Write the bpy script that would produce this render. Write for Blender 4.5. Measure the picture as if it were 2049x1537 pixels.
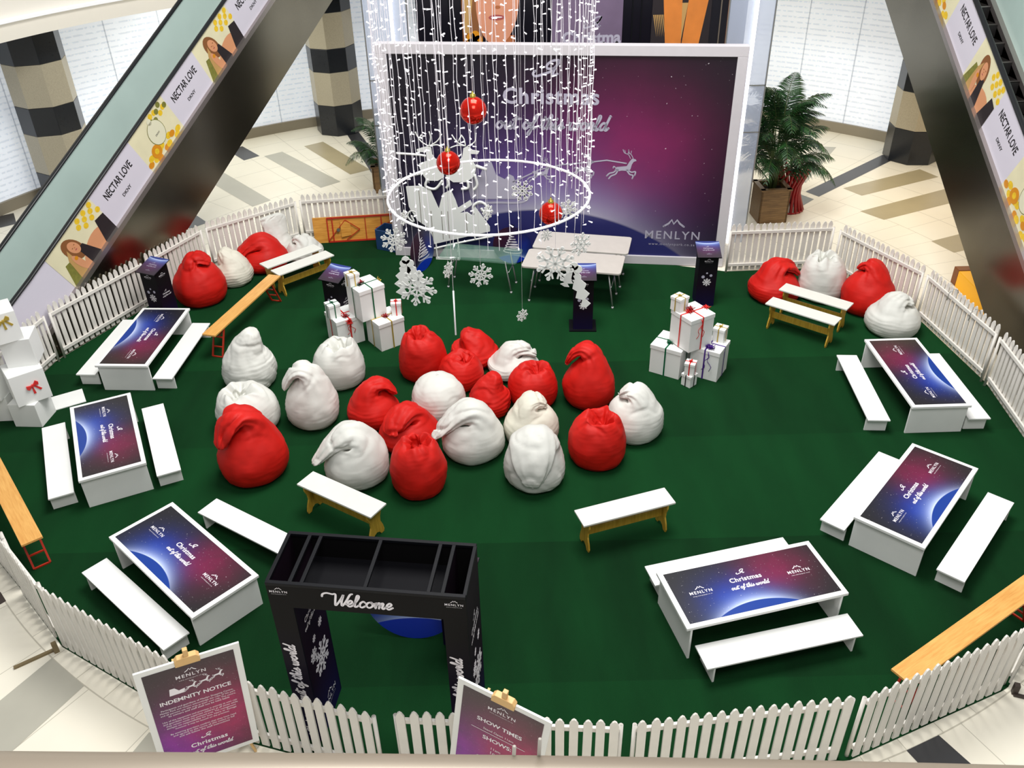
import bpy, math, random
from math import sin, cos, pi, radians as R_, sqrt
from mathutils import Vector, Matrix, noise

for o in list(bpy.data.objects): bpy.data.objects.remove(o)
scene = bpy.context.scene
COL = scene.collection

# ------------------------------------------------------------------ camera, world, lights, exposure
CAM_H, PITCH, ROLL, FPX = 7.30, 0.585036, -0.0236698, 1741.71
cam_d = bpy.data.cameras.new('camera'); cam = bpy.data.objects.new('camera', cam_d); COL.objects.link(cam)
cam_d.sensor_width = 36; cam_d.lens = FPX/2049*36; cam_d.clip_start = .05; cam_d.clip_end = 200
fw = Vector((0, cos(PITCH), -sin(PITCH))); w0 = Vector((0, sin(PITCH), cos(PITCH))); x0 = Vector((1, 0, 0))
rt = x0*cos(ROLL)+w0*sin(ROLL); up = w0*cos(ROLL)-x0*sin(ROLL)
cam.matrix_world = Matrix(((rt.x, up.x, -fw.x, 0), (rt.y, up.y, -fw.y, 0), (rt.z, up.z, -fw.z, CAM_H), (0, 0, 0, 1)))
scene.camera = cam

world = bpy.data.worlds.new('world'); scene.world = world; world.use_nodes = True
bg = world.node_tree.nodes['Background']; bg.inputs[0].default_value = (.93, .96, 1.0, 1); bg.inputs[1].default_value = .32

def area(name, loc, size, power, col=(1, 1, 1), target=None, sy=None):
    d = bpy.data.lights.new(name, 'AREA'); d.energy = power; d.size = size; d.color = col
    if sy: d.shape = 'RECTANGLE'; d.size_y = sy
    o = bpy.data.objects.new(name, d); COL.objects.link(o); o.location = loc
    if target is not None: o.rotation_euler = (Vector(target)-Vector(loc)).to_track_quat('-Z', 'Y').to_euler()
    return o
area('atrium_skylight', (0.5, 10.5, 13.5), 6, 2150, (1, .985, .96))
area('front_fill', (0.5, 1.5, 11.5), 4, 620, (1, .98, .95), (0.5, 9, 0))  # added fill from the camera side, brightens upright faces
area('warm_downlight', (9.6, 17.0, 3.7), 2.2, 75, (1, .72, .38))
area('warm_downlight', (8.8, 12.4, 3.2), 1.2, 22, (1, .66, .25))
area('shop_downlight', (-6.5, 21.0, 3.7), 3, 110, (1, .97, .85))
area('shop_downlight', (5.5, 21.0, 3.7), 3, 90, (1, .93, .75))

scene.view_settings.view_transform = 'Standard'; scene.view_settings.look = 'None'
scene.view_settings.exposure = 0.0; scene.view_settings.gamma = 1; scene.view_settings.use_curve_mapping = False

# ------------------------------------------------------------------ materials
def lin(c):
    c = [v/255 for v in c]
    return tuple(v/12.92 if v <= .04045 else ((v+.055)/1.055)**2.4 for v in c)+(1,)
class NT:
    def __init__(s, m):
        s.t = m.node_tree; s.n = s.t.nodes; s.b = s.n['Principled BSDF']
    def lk(s, a, sock):
        if hasattr(a, 'is_output'): s.t.links.new(a, sock)
        elif isinstance(a, (tuple, list)) and sock.type == 'RGBA' and len(a) == 3: sock.default_value = (*a, 1)
        else: sock.default_value = a
    def m(s, op, a, b=0.0, c=None, clamp=False):
        n = s.n.new('ShaderNodeMath'); n.operation = op; n.use_clamp = clamp
        s.lk(a, n.inputs[0]); s.lk(b, n.inputs[1])
        if c is not None: s.lk(c, n.inputs[2])
        return n.outputs[0]
    def mix(s, f, a, b, mode='MIX'):
        n = s.n.new('ShaderNodeMix'); n.data_type = 'RGBA'; n.blend_type = mode
        s.lk(f, n.inputs[0]); s.lk(a, n.inputs[6]); s.lk(b, n.inputs[7]); return n.outputs[2]
    def coord(s, kind='Object'):
        return s.n.new('ShaderNodeTexCoord').outputs[kind]
    def xyz(s, v):
        n = s.n.new('ShaderNodeSeparateXYZ'); s.lk(v, n.inputs[0]); return n.outputs
    def noise(s, v, scale, detail=3, rough=.5, w=None):
        n = s.n.new('ShaderNodeTexNoise'); s.lk(v, n.inputs['Vector']); n.inputs['Scale'].default_value = scale
        n.inputs['Detail'].default_value = detail; n.inputs['Roughness'].default_value = rough; return n.outputs['Fac']
    def ramp(s, f, stops):
        n = s.n.new('ShaderNodeValToRGB'); s.lk(f, n.inputs[0]); e = n.color_ramp.elements
        while len(e) < len(stops): e.new(.5)
        for q, (p, c) in zip(e, stops): q.position = p; q.color = c if len(c) == 4 else (*c, 1)
        return n.outputs[0]
    def bump(s, h, strength=.3, dist=.01):
        n = s.n.new('ShaderNodeBump'); n.inputs['Strength'].default_value = strength; n.inputs['Distance'].default_value = dist
        s.lk(h, n.inputs['Height']); s.t.links.new(n.outputs[0], s.b.inputs['Normal'])
    def scale(s, v, sc):
        n = s.n.new('ShaderNodeMapping'); s.lk(v, n.inputs[0]); n.inputs['Scale'].default_value = sc; return n.outputs[0]
MATS = {}
def mat(name, rgb, rough=.5, metal=0, var=0, vs=8, bump=0, bs=60, emit=0, alpha=1, coat=0, spec=.5, trans=0):
    m = bpy.data.materials.new(name); m.use_nodes = True; n = NT(m); b = n.b
    b.inputs['Base Color'].default_value = lin(rgb); b.inputs['Roughness'].default_value = rough
    b.inputs['Metallic'].default_value = metal; b.inputs['Specular IOR Level'].default_value = spec
    co = n.coord()
    if var:
        f = n.noise(co, vs, 4); c = n.mix(f, lin([v*(1-var) for v in rgb]), lin([min(255, v*(1+var)) for v in rgb])); n.lk(c, b.inputs['Base Color'])
    if bump: n.bump(n.noise(co, bs, 4), bump)
    if emit: b.inputs['Emission Color'].default_value = lin(rgb); b.inputs['Emission Strength'].default_value = emit
    if alpha < 1: b.inputs['Alpha'].default_value = alpha
    if coat: b.inputs['Coat Weight'].default_value = coat
    if trans: b.inputs['Transmission Weight'].default_value = trans
    MATS[name] = m; return m

def wood(name, c1, c2, axis=0, sc=3, rough=.45):
    m = bpy.data.materials.new(name); m.use_nodes = True; n = NT(m); s = [14, 14, 14]; s[axis] = 1.2
    v = n.scale(n.coord(), s); f = n.noise(v, sc, 6, .6); g = n.noise(n.coord(), 2.2, 2)
    f = n.m('ADD', n.m('MULTIPLY', f, .75), n.m('MULTIPLY', g, .25))
    n.lk(n.ramp(f, [(.3, lin(c1)), (.7, lin(c2))]), n.b.inputs['Base Color']); n.b.inputs['Roughness'].default_value = rough
    n.bump(f, .08); MATS[name] = m; return m

def space(name, ax, ay, pc, pr, hw, hh, blue, purple, gl, planet, glowk=1.0, dark=(30, 27, 34), emit=0, rough=.35, mirror=1, glowcol=(215, 228, 255), glowmid=(60, 130, 225)):
    """printed night-sky artwork: dark edges, blue and purple nebula, rim of a planet with its bright halo, fine stars"""
    m = bpy.data.materials.new(name); m.use_nodes = True; n = NT(m); co = n.coord(); X = n.xyz(co)
    u = n.m('MULTIPLY', X[ax], float(mirror)); v = X[ay]
    def blob(cx, cy, sx, sy):
        a = n.m('POWER', n.m('DIVIDE', n.m('SUBTRACT', u, cx), sx), 2); b = n.m('POWER', n.m('DIVIDE', n.m('SUBTRACT', v, cy), sy), 2)
        return n.m('EXPONENT', n.m('MULTIPLY', n.m('ADD', a, b), -1.0))
    du = n.m('SUBTRACT', u, pc[0]); dv = n.m('SUBTRACT', v, pc[1])
    d = n.m('SUBTRACT', n.m('SQRT', n.m('ADD', n.m('MULTIPLY', du, du), n.m('MULTIPLY', dv, dv))), pr)
    outside = n.m('MULTIPLY_ADD', d, 1/(gl*.12), .5, clamp=True)
    halo = n.m('EXPONENT', n.m('MULTIPLY', n.m('MAXIMUM', d, 0.0), -1/gl))
    wide = n.m('EXPONENT', n.m('MULTIPLY', n.m('MAXIMUM', d, 0.0), -1/(gl*3.2)))
    side = blob(pc[2], pc[3], pc[4], pc[4])
    neb = n.noise(co, 2.2/hw, 5, .6); nb = n.m('MULTIPLY_ADD', neb, 1.3, .35)
    c = lin(dark)
    for (cx, cy, sx, sy, col) in [blue, purple]:
        c = n.mix(n.m('MULTIPLY', blob(cx*hw, cy*hh, sx*hw, sy*hh), nb, clamp=True), c, lin(col))
    c = n.mix(n.m('MULTIPLY', n.m('MULTIPLY', wide, side), .75*glowk), c, lin(glowmid))
    c = n.mix(n.m('MULTIPLY', n.m('MULTIPLY', halo, side), glowk, clamp=True), c, lin(glowcol))
    st = n.noise(co, 60/hw, 1, .5); st = n.m('MULTIPLY', n.m('SUBTRACT', st, .74), 14.0, clamp=True)
    c = n.mix(n.m('MULTIPLY', st, .6), c, (1, .95, 1, 1))
    c = n.mix(outside, lin(planet), c)
    n.lk(c, n.b.inputs['Base Color']); n.b.inputs['Roughness'].default_value = rough
    if emit: n.lk(c, n.b.inputs['Emission Color']); n.b.inputs['Emission Strength'].default_value = emit
    MATS[name] = m; return m

mat('white_board', (240, 241, 238), .4, var=.02, vs=3)
mat('white_paint', (226, 222, 214), .5, var=.05, vs=5)
mat('white_frame', (206, 202, 206), .45, var=.02)
mat('letter_white', (245, 240, 245), .6)
mat('letter_grey', (176, 172, 190), .6)
mat('letter_black', (22, 20, 24), .6)
mat('red_fabric', (196, 18, 6), .62, var=.10, vs=5, bump=.2, bs=9, spec=.35)
mat('white_fabric', (214, 214, 207), .6, var=.03, vs=5, bump=.25, bs=9)
mat('cream_fabric', (218, 214, 198), .6, var=.03, vs=5, bump=.25, bs=9)
mat('ribbon_red', (215, 30, 25), .3); mat('ribbon_green', (0, 92, 55), .3); mat('ribbon_gold', (196, 168, 70), .3, metal=.4)
mat('ribbon_purple', (72, 30, 130), .3); mat('ribbon_black', (28, 18, 20), .3); mat('berry_red', (150, 20, 30), .3)
mat('holly_green', (20, 60, 35), .4)
mat('red_metal', (178, 42, 22), .4); mat('steel', (170, 172, 170), .3, metal=.9); mat('grey_plastic', (196, 190, 182), .5, var=.03)
mat('black_frame', (15, 16, 20), .5, spec=.15); mat('black_panel', (12, 12, 16), .6, spec=.1)
mat('glow_white', (255, 252, 255), .4, emit=1.2); mat('string_wire', (240, 236, 242), .5, emit=.18); mat('bench_white', (222, 222, 214), .5, var=.02)
mat('hoop_white', (245, 245, 248), .4, emit=.25)
mat('cutout_white', (238, 240, 236), .5); mat('blue_crate', (28, 62, 105), .5, var=.1)
mat('leaf_green', (38, 78, 36), .5, var=.35, vs=4); mat('leaf_dark', (22, 48, 26), .5, var=.3, vs=4); mat('stem_green', (70, 84, 40), .6, var=.2)
mat('soil', (40, 30, 22), .9); mat('red_gloss', (150, 14, 22), .3)
mat('cladding_steel', (128, 123, 110), .24, metal=1.0, var=.12, vs=.7); mat('deck_steel', (168, 160, 156), .3, metal=.85)
mat('handrail_rubber', (24, 26, 28), .4); mat('step_metal', (58, 54, 52), .4, metal=.7); mat('step_dark', (26, 24, 24), .5)
mat('green_glass', (196, 218, 210), .08, var=.07, vs=.8, alpha=.92, coat=.5)
mat('column_dark', (30, 33, 38), .25, var=.12, vs=20); mat('column_light', (168, 160, 140), .4, var=.12, vs=60)
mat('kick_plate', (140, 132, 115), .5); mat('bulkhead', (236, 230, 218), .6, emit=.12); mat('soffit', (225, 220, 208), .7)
mat('yellow_patch', (250, 180, 10), .5, emit=.15); mat('brown_patch', (130, 70, 15), .5)
mat('unit_black', (16, 15, 24), .3); mat('skin', (214, 150, 108), .55); mat('skin_dark', (176, 104, 62), .55); mat('hair', (134, 84, 44), .6)
mat('hair_light', (190, 150, 90), .6); mat('lips', (170, 84, 80), .4); mat('ad_cream', (226, 220, 184), .5, var=.06, vs=3); mat('ad_white', (214, 210, 222), .5)
mat('flower_yellow', (240, 190, 40), .5, var=.15, vs=20); mat('flower_deep', (214, 140, 20), .5); mat('cloth_black', (34, 26, 30), .6)
mat('olive', (120, 120, 50), .6, var=.2, vs=20); mat('bottle_pale', (226, 224, 196), .3); mat('poster_skin', (205, 122, 52), .5, var=.14, vs=3, emit=.12)
mat('poster_face', (205, 140, 110), .5, var=.06, vs=3, emit=.12); mat('poster_purple', (108, 92, 116), .5, var=.14, vs=2, emit=.12)
mat('bauble_red', (225, 30, 14), .12, metal=.65, var=.25, vs=9, bump=.25, bs=12); mat('bauble_gold', (200, 180, 80), .25, metal=.8)
mat('clip_wood', (222, 180, 118), .5, var=.05, vs=12); mat('foot_brown', (120, 104, 72), .5); mat('foot_dark', (62, 52, 46), .5)
mat('rail_grey', (128, 118, 104), .35, metal=.3); mat('rail_grip', (150, 146, 138), .5)
wood('orange_wood', (206, 142, 66), (236, 184, 104)); wood('underside_wood', (186, 116, 34), (232, 172, 78)); wood('yellow_wood', (168, 128, 34), (214, 176, 70), 2)
wood('planter_wood', (92, 66, 38), (150, 116, 72))
g = bpy.data.materials.new('clear_glass'); g.use_nodes = True; n = NT(g); MATS['clear_glass'] = g
n.b.inputs['Base Color'].default_value = lin((120, 160, 140)); n.b.inputs['Roughness'].default_value = .04; n.b.inputs['Alpha'].default_value = .28; n.b.inputs['Coat Weight'].default_value = .6
g = bpy.data.materials.new('lift_glass'); g.use_nodes = True; n = NT(g); MATS['lift_glass'] = g
n.b.inputs['Base Color'].default_value = lin((205, 215, 235)); n.b.inputs['Roughness'].default_value = .06; n.b.inputs['Alpha'].default_value = .45; n.b.inputs['Coat Weight'].default_value = .6

space('table_print', 0, 1, (-.07, -1.145, -.12, -.2, .42), .91, .85, .36, (-.25, -.45, .42, .85, (14, 42, 142)), (.38, .35, .42, .9, (112, 20, 60)), .05, (14, 58, 146), 1.0, dark=(29, 28, 30), glowmid=(40, 100, 205))
space('banner_print', 0, 2, (-.2, -5.28, -.1, -1.2, 2.1), 4.3, 3.0, 1.9, (-.04, -.38, .5, .55, (98, 70, 150)), (.42, .05, .42, .62, (124, 26, 80)), .34, (46, 46, 104), .95, dark=(18, 14, 26), glowcol=(176, 174, 190), glowmid=(96, 84, 160))
space('pedestal_top_print', 0, 1, (0, .84, 0, .2, .3), .68, .2, .2, (.2, .9, 1.0, .8, (54, 50, 150)), (-.1, .1, .9, .8, (84, 38, 72)), .022, (46, 60, 130), .9, dark=(50, 44, 50))
space('disc_print', 0, 2, (0, -.80, .22, -.18, .3), .60, .36, .36, (.5, .0, .6, .7, (20, 40, 130)), (-.6, .4, .8, .8, (58, 22, 44)), .02, (10, 48, 175), .8, dark=(24, 20, 44))
space('welcome_disc_print', 0, 2, (.1, -1.76, .2, -.25, .5), 1.45, .5, .5, (0, .1, 1.2, .8, (20, 60, 190)), (-.9, 1.0, .6, .6, (30, 30, 90)), .06, (16, 48, 170), .9, dark=(14, 20, 60))
space('notice_print', 0, 2, (-1.2, -1.9, -.4, -.5, .2), .1, .36, .55, (-.6, -.75, .9, .75, (128, 26, 165)), (.5, -.25, 1.1, .75, (165, 22, 88)), .1, (40, 20, 60), .1, dark=(38, 24, 34))
def printed_black(name, c_top, c_mid, c_bot, z0, z1):
    m = bpy.data.materials.new(name); m.use_nodes = True; n = NT(m); co = n.coord(); X = n.xyz(co)
    f = n.m('DIVIDE', n.m('SUBTRACT', X[2], z0), z1-z0, clamp=True)
    n.lk(n.ramp(f, [(0, lin(c_bot)), (.4, lin(c_mid)), (.8, lin(c_top))]), n.b.inputs['Base Color']); n.b.inputs['Roughness'].default_value = .6; n.b.inputs['Specular IOR Level'].default_value = .12; MATS[name] = m
printed_black('gate_print', (15, 14, 15), (18, 10, 32), (16, 12, 54), 0, 2.0)
printed_black('gate_inner_print', (24, 13, 24), (30, 8, 32), (24, 20, 74), 0, 2.0)
printed_black('pedestal_print', (16, 15, 18), (24, 12, 28), (22, 16, 54), 0, .95)

# carpet
m = bpy.data.materials.new('grass_carpet'); m.use_nodes = True; n = NT(m); MATS['grass_carpet'] = m; co = n.coord(); X = n.xyz(co)
f1 = n.noise(co, 260, 2, .7); f2 = n.noise(n.scale(co, (1.4, .35, 1)), 1.4, 4)
strip = n.m('FRACT', n.m('MULTIPLY', n.m('FLOOR', n.m('DIVIDE', n.m('ADD', X[1], 20.4), 2.0)), .618))
f = n.m('ADD', n.m('MULTIPLY', f1, .6), n.m('ADD', n.m('MULTIPLY', f2, .35), n.m('MULTIPLY', strip, .18)))
n.lk(n.ramp(f, [(.3, lin((7, 31, 14))), (.8, lin((17, 70, 33)))]), n.b.inputs['Base Color']); n.b.inputs['Roughness'].default_value = .95; n.b.inputs['Specular IOR Level'].default_value = .1
n.bump(f1, .5, .01)
# floor tiles laid in rings about the middle of the court
CX, CY = .46, 12.71
m = bpy.data.materials.new('floor_tiles'); m.use_nodes = True; n = NT(m); MATS['floor_tiles'] = m; co = n.coord(); X = n.xyz(co)
dx = n.m('SUBTRACT', X[0], CX); dy = n.m('SUBTRACT', X[1], CY)
rr = n.m('SQRT', n.m('ADD', n.m('MULTIPLY', dx, dx), n.m('MULTIPLY', dy, dy))); aa = n.m('ARCTAN2', dy, dx)
inner = n.m('LESS_THAN', rr, 8.52)
t1 = n.m('ABSOLUTE', n.m('SUBTRACT', n.m('FRACT', n.m('DIVIDE', n.m('SUBTRACT', rr, 8.52-.9*12-.45), .9)), .5))
l1 = n.m('LESS_THAN', t1, .008)
na = n.m('ADD', n.m('MULTIPLY', inner, 60/(2*pi)), 60/(2*pi))
t2 = n.m('ABSOLUTE', n.m('SUBTRACT', n.m('FRACT', n.m('MULTIPLY', n.m('ADD', aa, 4.0), na)), .5))
l2 = n.m('LESS_THAN', t2, n.m('MULTIPLY', n.m('ADD', inner, 1.0), .005))
ln = n.m('MAXIMUM', l1, l2)
base = n.mix(n.noise(co, 1.1, 4), lin((232, 225, 206)), lin((243, 238, 222)))
n.lk(n.mix(n.m('MULTIPLY', ln, .45), base, lin((120, 112, 92))), n.b.inputs['Base Color']); n.b.inputs['Roughness'].default_value = .28
mat('tile_grey', (180, 177, 163), .28, var=.04, vs=2); mat('tile_tan', (172, 160, 128), .28, var=.05, vs=2); mat('tile_black', (58, 58, 60), .3, var=.06, vs=2); mat('tile_mid', (112, 116, 112), .3, var=.06)
# shop-front vinyl lit from the shop behind
m = bpy.data.materials.new('shopfront_vinyl'); m.use_nodes = True; n = NT(m); MATS['shopfront_vinyl'] = m; co = n.coord(); X = n.xyz(co)
ang = n.m('MULTIPLY', n.m('ARCTAN2', n.m('SUBTRACT', X[1], CY), n.m('SUBTRACT', X[0], CX)), 13.0)
row = n.m('ABSOLUTE', n.m('SUBTRACT', n.m('FRACT', n.m('MULTIPLY', X[2], 8.0)), .5))
cmb = n.n.new('ShaderNodeCombineXYZ'); n.lk(ang, cmb.inputs[0]); n.lk(X[2], cmb.inputs[1])
wd = n.noise(n.scale(cmb.outputs[0], (9, 8, 1)), 1.5, 2)
mark = n.m('MULTIPLY', n.m('LESS_THAN', row, .16), n.m('GREATER_THAN', wd, .46))
mul = n.m('LESS_THAN', n.m('ABSOLUTE', n.m('SUBTRACT', n.m('FRACT', n.m('MULTIPLY', ang, .75)), .5)), .012)
big = n.noise(n.scale(cmb.outputs[0], (.8, .15, 1)), 1.0, 2)
c = n.mix(big, lin((206, 214, 224)), lin((236, 241, 250)))
c = n.mix(n.m('MULTIPLY', mark, .35), c, lin((160, 168, 182)))
c = n.mix(n.m('MULTIPLY', mul, .5), c, lin((120, 126, 140)))
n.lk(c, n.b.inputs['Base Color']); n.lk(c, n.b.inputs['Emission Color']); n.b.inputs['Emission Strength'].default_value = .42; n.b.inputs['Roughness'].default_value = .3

# ------------------------------------------------------------------ mesh builder
class MB:
    def __init__(s): s.v = []; s.f = []; s.mi = []; s.sm = []; s.ms = []
    def mid(s, m):
        if m not in s.ms: s.ms.append(m)
        return s.ms.index(m)
    def add(s, vs, fs, m, M=None, smooth=False):
        k = len(s.v); i = s.mid(m)
        s.v += [(M @ Vector(v)) if M is not None else Vector(v) for v in vs]
        for f in fs: s.f.append([k+j for j in f]); s.mi.append(i); s.sm.append(smooth)
        return s
    def box(s, c, d, m, rz=0, M=None):
        x, y, z = [q/2 for q in d]
        vs = [(a*x, b*y, e*z) for e in (-1, 1) for a, b in ((-1, -1), (1, -1), (1, 1), (-1, 1))]
        fs = [(3, 2, 1, 0), (4, 5, 6, 7), (0, 1, 5, 4), (1, 2, 6, 5), (2, 3, 7, 6), (3, 0, 4, 7)]
        T = Matrix.Translation(c) @ Matrix.Rotation(rz, 4, 'Z')
        return s.add(vs, fs, m, (M @ T) if M is not None else T)
    def b2(s, a, b, m, M=None):
        return s.box([(p+q)/2 for p, q in zip(a, b)], [abs(q-p) for p, q in zip(a, b)], m, 0, M)
    def prism(s, poly, t0, t1, m, M=None, smooth=False):
        """polygon in local XY extruded from z=t0 to t1"""
        k = len(poly); vs = [(x, y, t0) for x, y in poly]+[(x, y, t1) for x, y in poly]
        fs = [tuple(range(k-1, -1, -1)), tuple(range(k, 2*k))]+[(i, (i+1) % k, k+(i+1) % k, k+i) for i in range(k)]
        return s.add(vs, fs, m, M, smooth)
    def disc(s, c, r, t0, t1, m, M=None, seg=20, ry=None):
        ry = ry or r
        return s.prism([(c[0]+r*cos(2*pi*i/seg), c[1]+ry*sin(2*pi*i/seg)) for i in range(seg)], t0, t1, m, M)
    def tube(s, pts, r, m, seg=8, closed=False, M=None, flat=1.0, smooth=True):
        pts = [Vector(p) for p in pts]; k = len(pts); vs = []; fs = []; pn = None
        for i, p in enumerate(pts):
            a = pts[(i-1) % k] if (closed or i > 0) else p; b = pts[(i+1) % k] if (closed or i < k-1) else p
            t = (b-a).normalized()
            if pn is None: q = Vector((0, 0, 1)) if abs(t.z) < .9 else Vector((1, 0, 0)); nrm = (q-t*q.dot(t)).normalized()
            else: nrm = (pn-t*pn.dot(t)).normalized()
            pn = nrm; bi = t.cross(nrm); rr = r[i] if isinstance(r, (list, tuple)) else r
            for j in range(seg):
                w = 2*pi*j/seg; vs.append(p+nrm*cos(w)*rr*flat+bi*sin(w)*rr)
        n_ = k if closed else k-1
        for i in range(n_):
            for j in range(seg):
                a = i*seg+j; b = i*seg+(j+1) % seg; c = ((i+1) % k)*seg+(j+1) % seg; d = ((i+1) % k)*seg+j; fs.append((a, b, c, d))
        if not closed: fs.append(tuple(range(seg-1, -1, -1))); fs.append(tuple((k-1)*seg+j for j in range(seg)))
        return s.add(vs, fs, m, M, smooth)
    def bar(s, a, b, w, h, m, M=None):
        a = Vector(a); b = Vector(b); d = (b-a); L = d.length; q = d.to_track_quat('X', 'Z').to_matrix().to_4x4()
        T = Matrix.Translation((a+b)/2) @ q
        return s.box((0, 0, 0), (L, w, h), m, 0, (M @ T) if M is not None else T)
    def lathe(s, prof, m, seg=24, M=None, c=(0, 0, 0)):
        vs = []; fs = []; k = len(prof)
        for r, z in prof:
            for j in range(seg): vs.append((c[0]+r*cos(2*pi*j/seg), c[1]+r*sin(2*pi*j/seg), c[2]+z))
        for i in range(k-1):
            for j in range(seg): fs.append((i*seg+j, i*seg+(j+1) % seg, (i+1)*seg+(j+1) % seg, (i+1)*seg+j))
        return s.add(vs, fs, m, M, True)
    def put(s, o, M, m=None):
        for a in range(len(o.f)):
            pass
        k = len(s.v); s.v += [M @ v for v in o.v]; ids = [s.mid(m or q) for q in o.ms]
        for f, i, sm in zip(o.f, o.mi, o.sm): s.f.append([k+j for j in f]); s.mi.append(ids[i]); s.sm.append(sm)
        return s
    def build(s, name, parent=None, bevel=0, **kw):
        me = bpy.data.meshes.new(name); me.from_pydata([tuple(v) for v in s.v], [], s.f)
        for q in s.ms: me.materials.append(MATS[q])
        me.polygons.foreach_set('material_index', s.mi); me.polygons.foreach_set('use_smooth', s.sm); me.update()
        o = bpy.data.objects.new(name, me); COL.objects.link(o)
        if parent is not None: o.parent = parent
        if bevel:
            b = o.modifiers.new('bevel', 'BEVEL'); b.width = bevel; b.segments = 2; b.limit_method = 'ANGLE'
        for k_, v_ in kw.items(): o[k_] = v_
        return o

def tag(o, label=None, cat=None, group=None, kind=None):
    if label: o['label'] = label
    if cat: o['category'] = cat
    if group: o['group'] = group
    if kind: o['kind'] = kind
    return o
def thing(name, label, cat, loc=(0, 0, 0), rz=0, group=None):
    o = bpy.data.objects.new(name, None); COL.objects.link(o); o.location = loc; o.rotation_euler = (0, 0, rz); o.empty_display_size = .1
    return tag(o, label, cat, group)
def copy_tree(o, parent=None):
    c = o.copy(); COL.objects.link(c)
    if parent is not None: c.parent = parent
    for ch in list(o.children): copy_tree(ch, c)
    return c
def place(o, loc, rz=0, label=None):
    o.location = loc; o.rotation_euler = (0, 0, rz)
    if label: o['label'] = label
    return o
T_ = Matrix.Translation
def RX(a): return Matrix.Rotation(a, 4, 'X')
def RY(a): return Matrix.Rotation(a, 4, 'Y')
def RZ(a): return Matrix.Rotation(a, 4, 'Z')
def SC(x, y=None, z=None): return Matrix.Diagonal((x, x if y is None else y, x if z is None else z, 1))
UPR = RX(pi/2)      # XY artwork -> XZ plane, facing -Y

# ------------------------------------------------------------------ lettering
_tc = {}
def text(s_, size=1, bold=0.0, cond=1.0, mname='letter_white', spacing=1.0):
    key = (s_, bold, spacing)
    if key not in _tc:
        cu = bpy.data.curves.new('t', 'FONT'); cu.body = s_; cu.size = 1; cu.offset = bold; cu.align_x = 'CENTER'; cu.space_character = spacing
        cu.resolution_u = 3
        o = bpy.data.objects.new('t', cu); COL.objects.link(o); bpy.context.view_layer.update()
        me = bpy.data.meshes.new_from_object(o.evaluated_get(bpy.context.evaluated_depsgraph_get()))
        vs = [v.co.copy() for v in me.vertices]; fs = [tuple(p.vertices) for p in me.polygons]
        bpy.data.objects.remove(o); bpy.data.curves.remove(cu); bpy.data.meshes.remove(me)
        _tc[key] = (vs, fs)
    vs, fs = _tc[key]; b = MB(); b.add(vs, fs, mname, SC(size*cond, size, 1)); return b
def width(b): return max(v.x for v in b.v)-min(v.x for v in b.v)
def fit(b, w, mx=0, my=0):
    """scale to width w and centre on x"""
    k = w/width(b); c = (max(v.x for v in b.v)+min(v.x for v in b.v))/2; o = MB(); o.put(b, T_((mx, my, 0)) @ SC(k, k, 1) @ T_((-c, 0, 0))); return o
GL = {'o': ([[(.30, .44), (.12, .38), (.06, .18), (.2, .02), (.36, .12), (.38, .32), (.26, .44), (.34, .34), (.52, .36)]], .48),
 'u': ([[(.02, .3), (.1, .44), (.1, .14), (.2, .01), (.34, .12), (.4, .44), (.38, .12), (.46, .02), (.56, .14)]], .52),
 't': ([[(.0, .14), (.16, .5), (.2, .8), (.14, .2), (.2, .02), (.36, .14)], [(.0, .55), (.2, .62), (.46, .62)]], .36),
 'f': ([[(.0, .14), (.2, .4), (.34, .78), (.26, .86), (.18, .6), (.1, -.1), (.0, -.34), (-.06, -.24), (.12, .0), (.34, .1)]], .36),
 'h': ([[(.0, .14), (.2, .6), (.22, .84), (.12, .8), (.08, .02)], [(.08, .2), (.2, .42), (.32, .36), (.28, .1), (.36, .01), (.46, .14)]], .44),
 'i': ([[(.0, .14), (.1, .44), (.08, .1), (.16, .01), (.28, .14)], [(.12, .6), (.14, .65)]], .26),
 's': ([[(.0, .14), (.16, .34), (.2, .46), (.26, .3), (.28, .1), (.14, .01), (.04, .08)], [(.28, .1), (.4, .16)]], .38),
 'w': ([[(.02, .3), (.1, .44), (.08, .12), (.18, .01), (.3, .14), (.34, .42), (.34, .1), (.44, .01), (.56, .16), (.56, .42), (.62, .36), (.74, .38)]], .7),
 'r': ([[(.0, .14), (.12, .48), (.16, .4), (.28, .42), (.24, .12), (.32, .01), (.42, .14)]], .4),
 'l': ([[(.0, .14), (.2, .6), (.22, .84), (.12, .8), (.08, .12), (.16, .01), (.3, .14)]], .28),
 'd': ([[(.36, .38), (.2, .44), (.06, .26), (.1, .04), (.26, .06), (.38, .3)], [(.5, .86), (.38, .3), (.36, .08), (.44, .01), (.56, .14)]], .5),
 'e': ([[(.0, .14), (.2, .2), (.3, .36), (.2, .46), (.08, .3), (.1, .08), (.22, .0), (.4, .14)]], .38),
 'c': ([[(.34, .36), (.22, .45), (.08, .3), (.08, .1), (.2, .0), (.38, .14)]], .36),
 'm': ([[(.0, .14), (.1, .44), (.08, .02)], [(.08, .2), (.2, .43), (.28, .36), (.26, .02)], [(.26, .2), (.38, .43), (.46, .36), (.42, .1), (.5, .01), (.6, .14)]], .58),
 'W': ([[(-.62, .62), (-.6, .8), (-.4, .9), (-.1, .84), (.08, .84), (.12, .3), (.18, .02), (.4, .5), (.5, .85), (.46, .3), (.52, .02), (.7, .4), (.84, .86), (.95, .95)]], .72),
 'A': ([[(-.5, .28), (-.6, .12), (-.42, -.02), (-.05, .08), (.4, .25), (.62, .5), (.78, .86), (.4, .86), (.12, .62), (.2, .42), (.5, .42)], [(.78, .86), (.58, .25), (.64, .04), (.84, .12)]], .9),
 ' ': ([], .26)}
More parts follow.
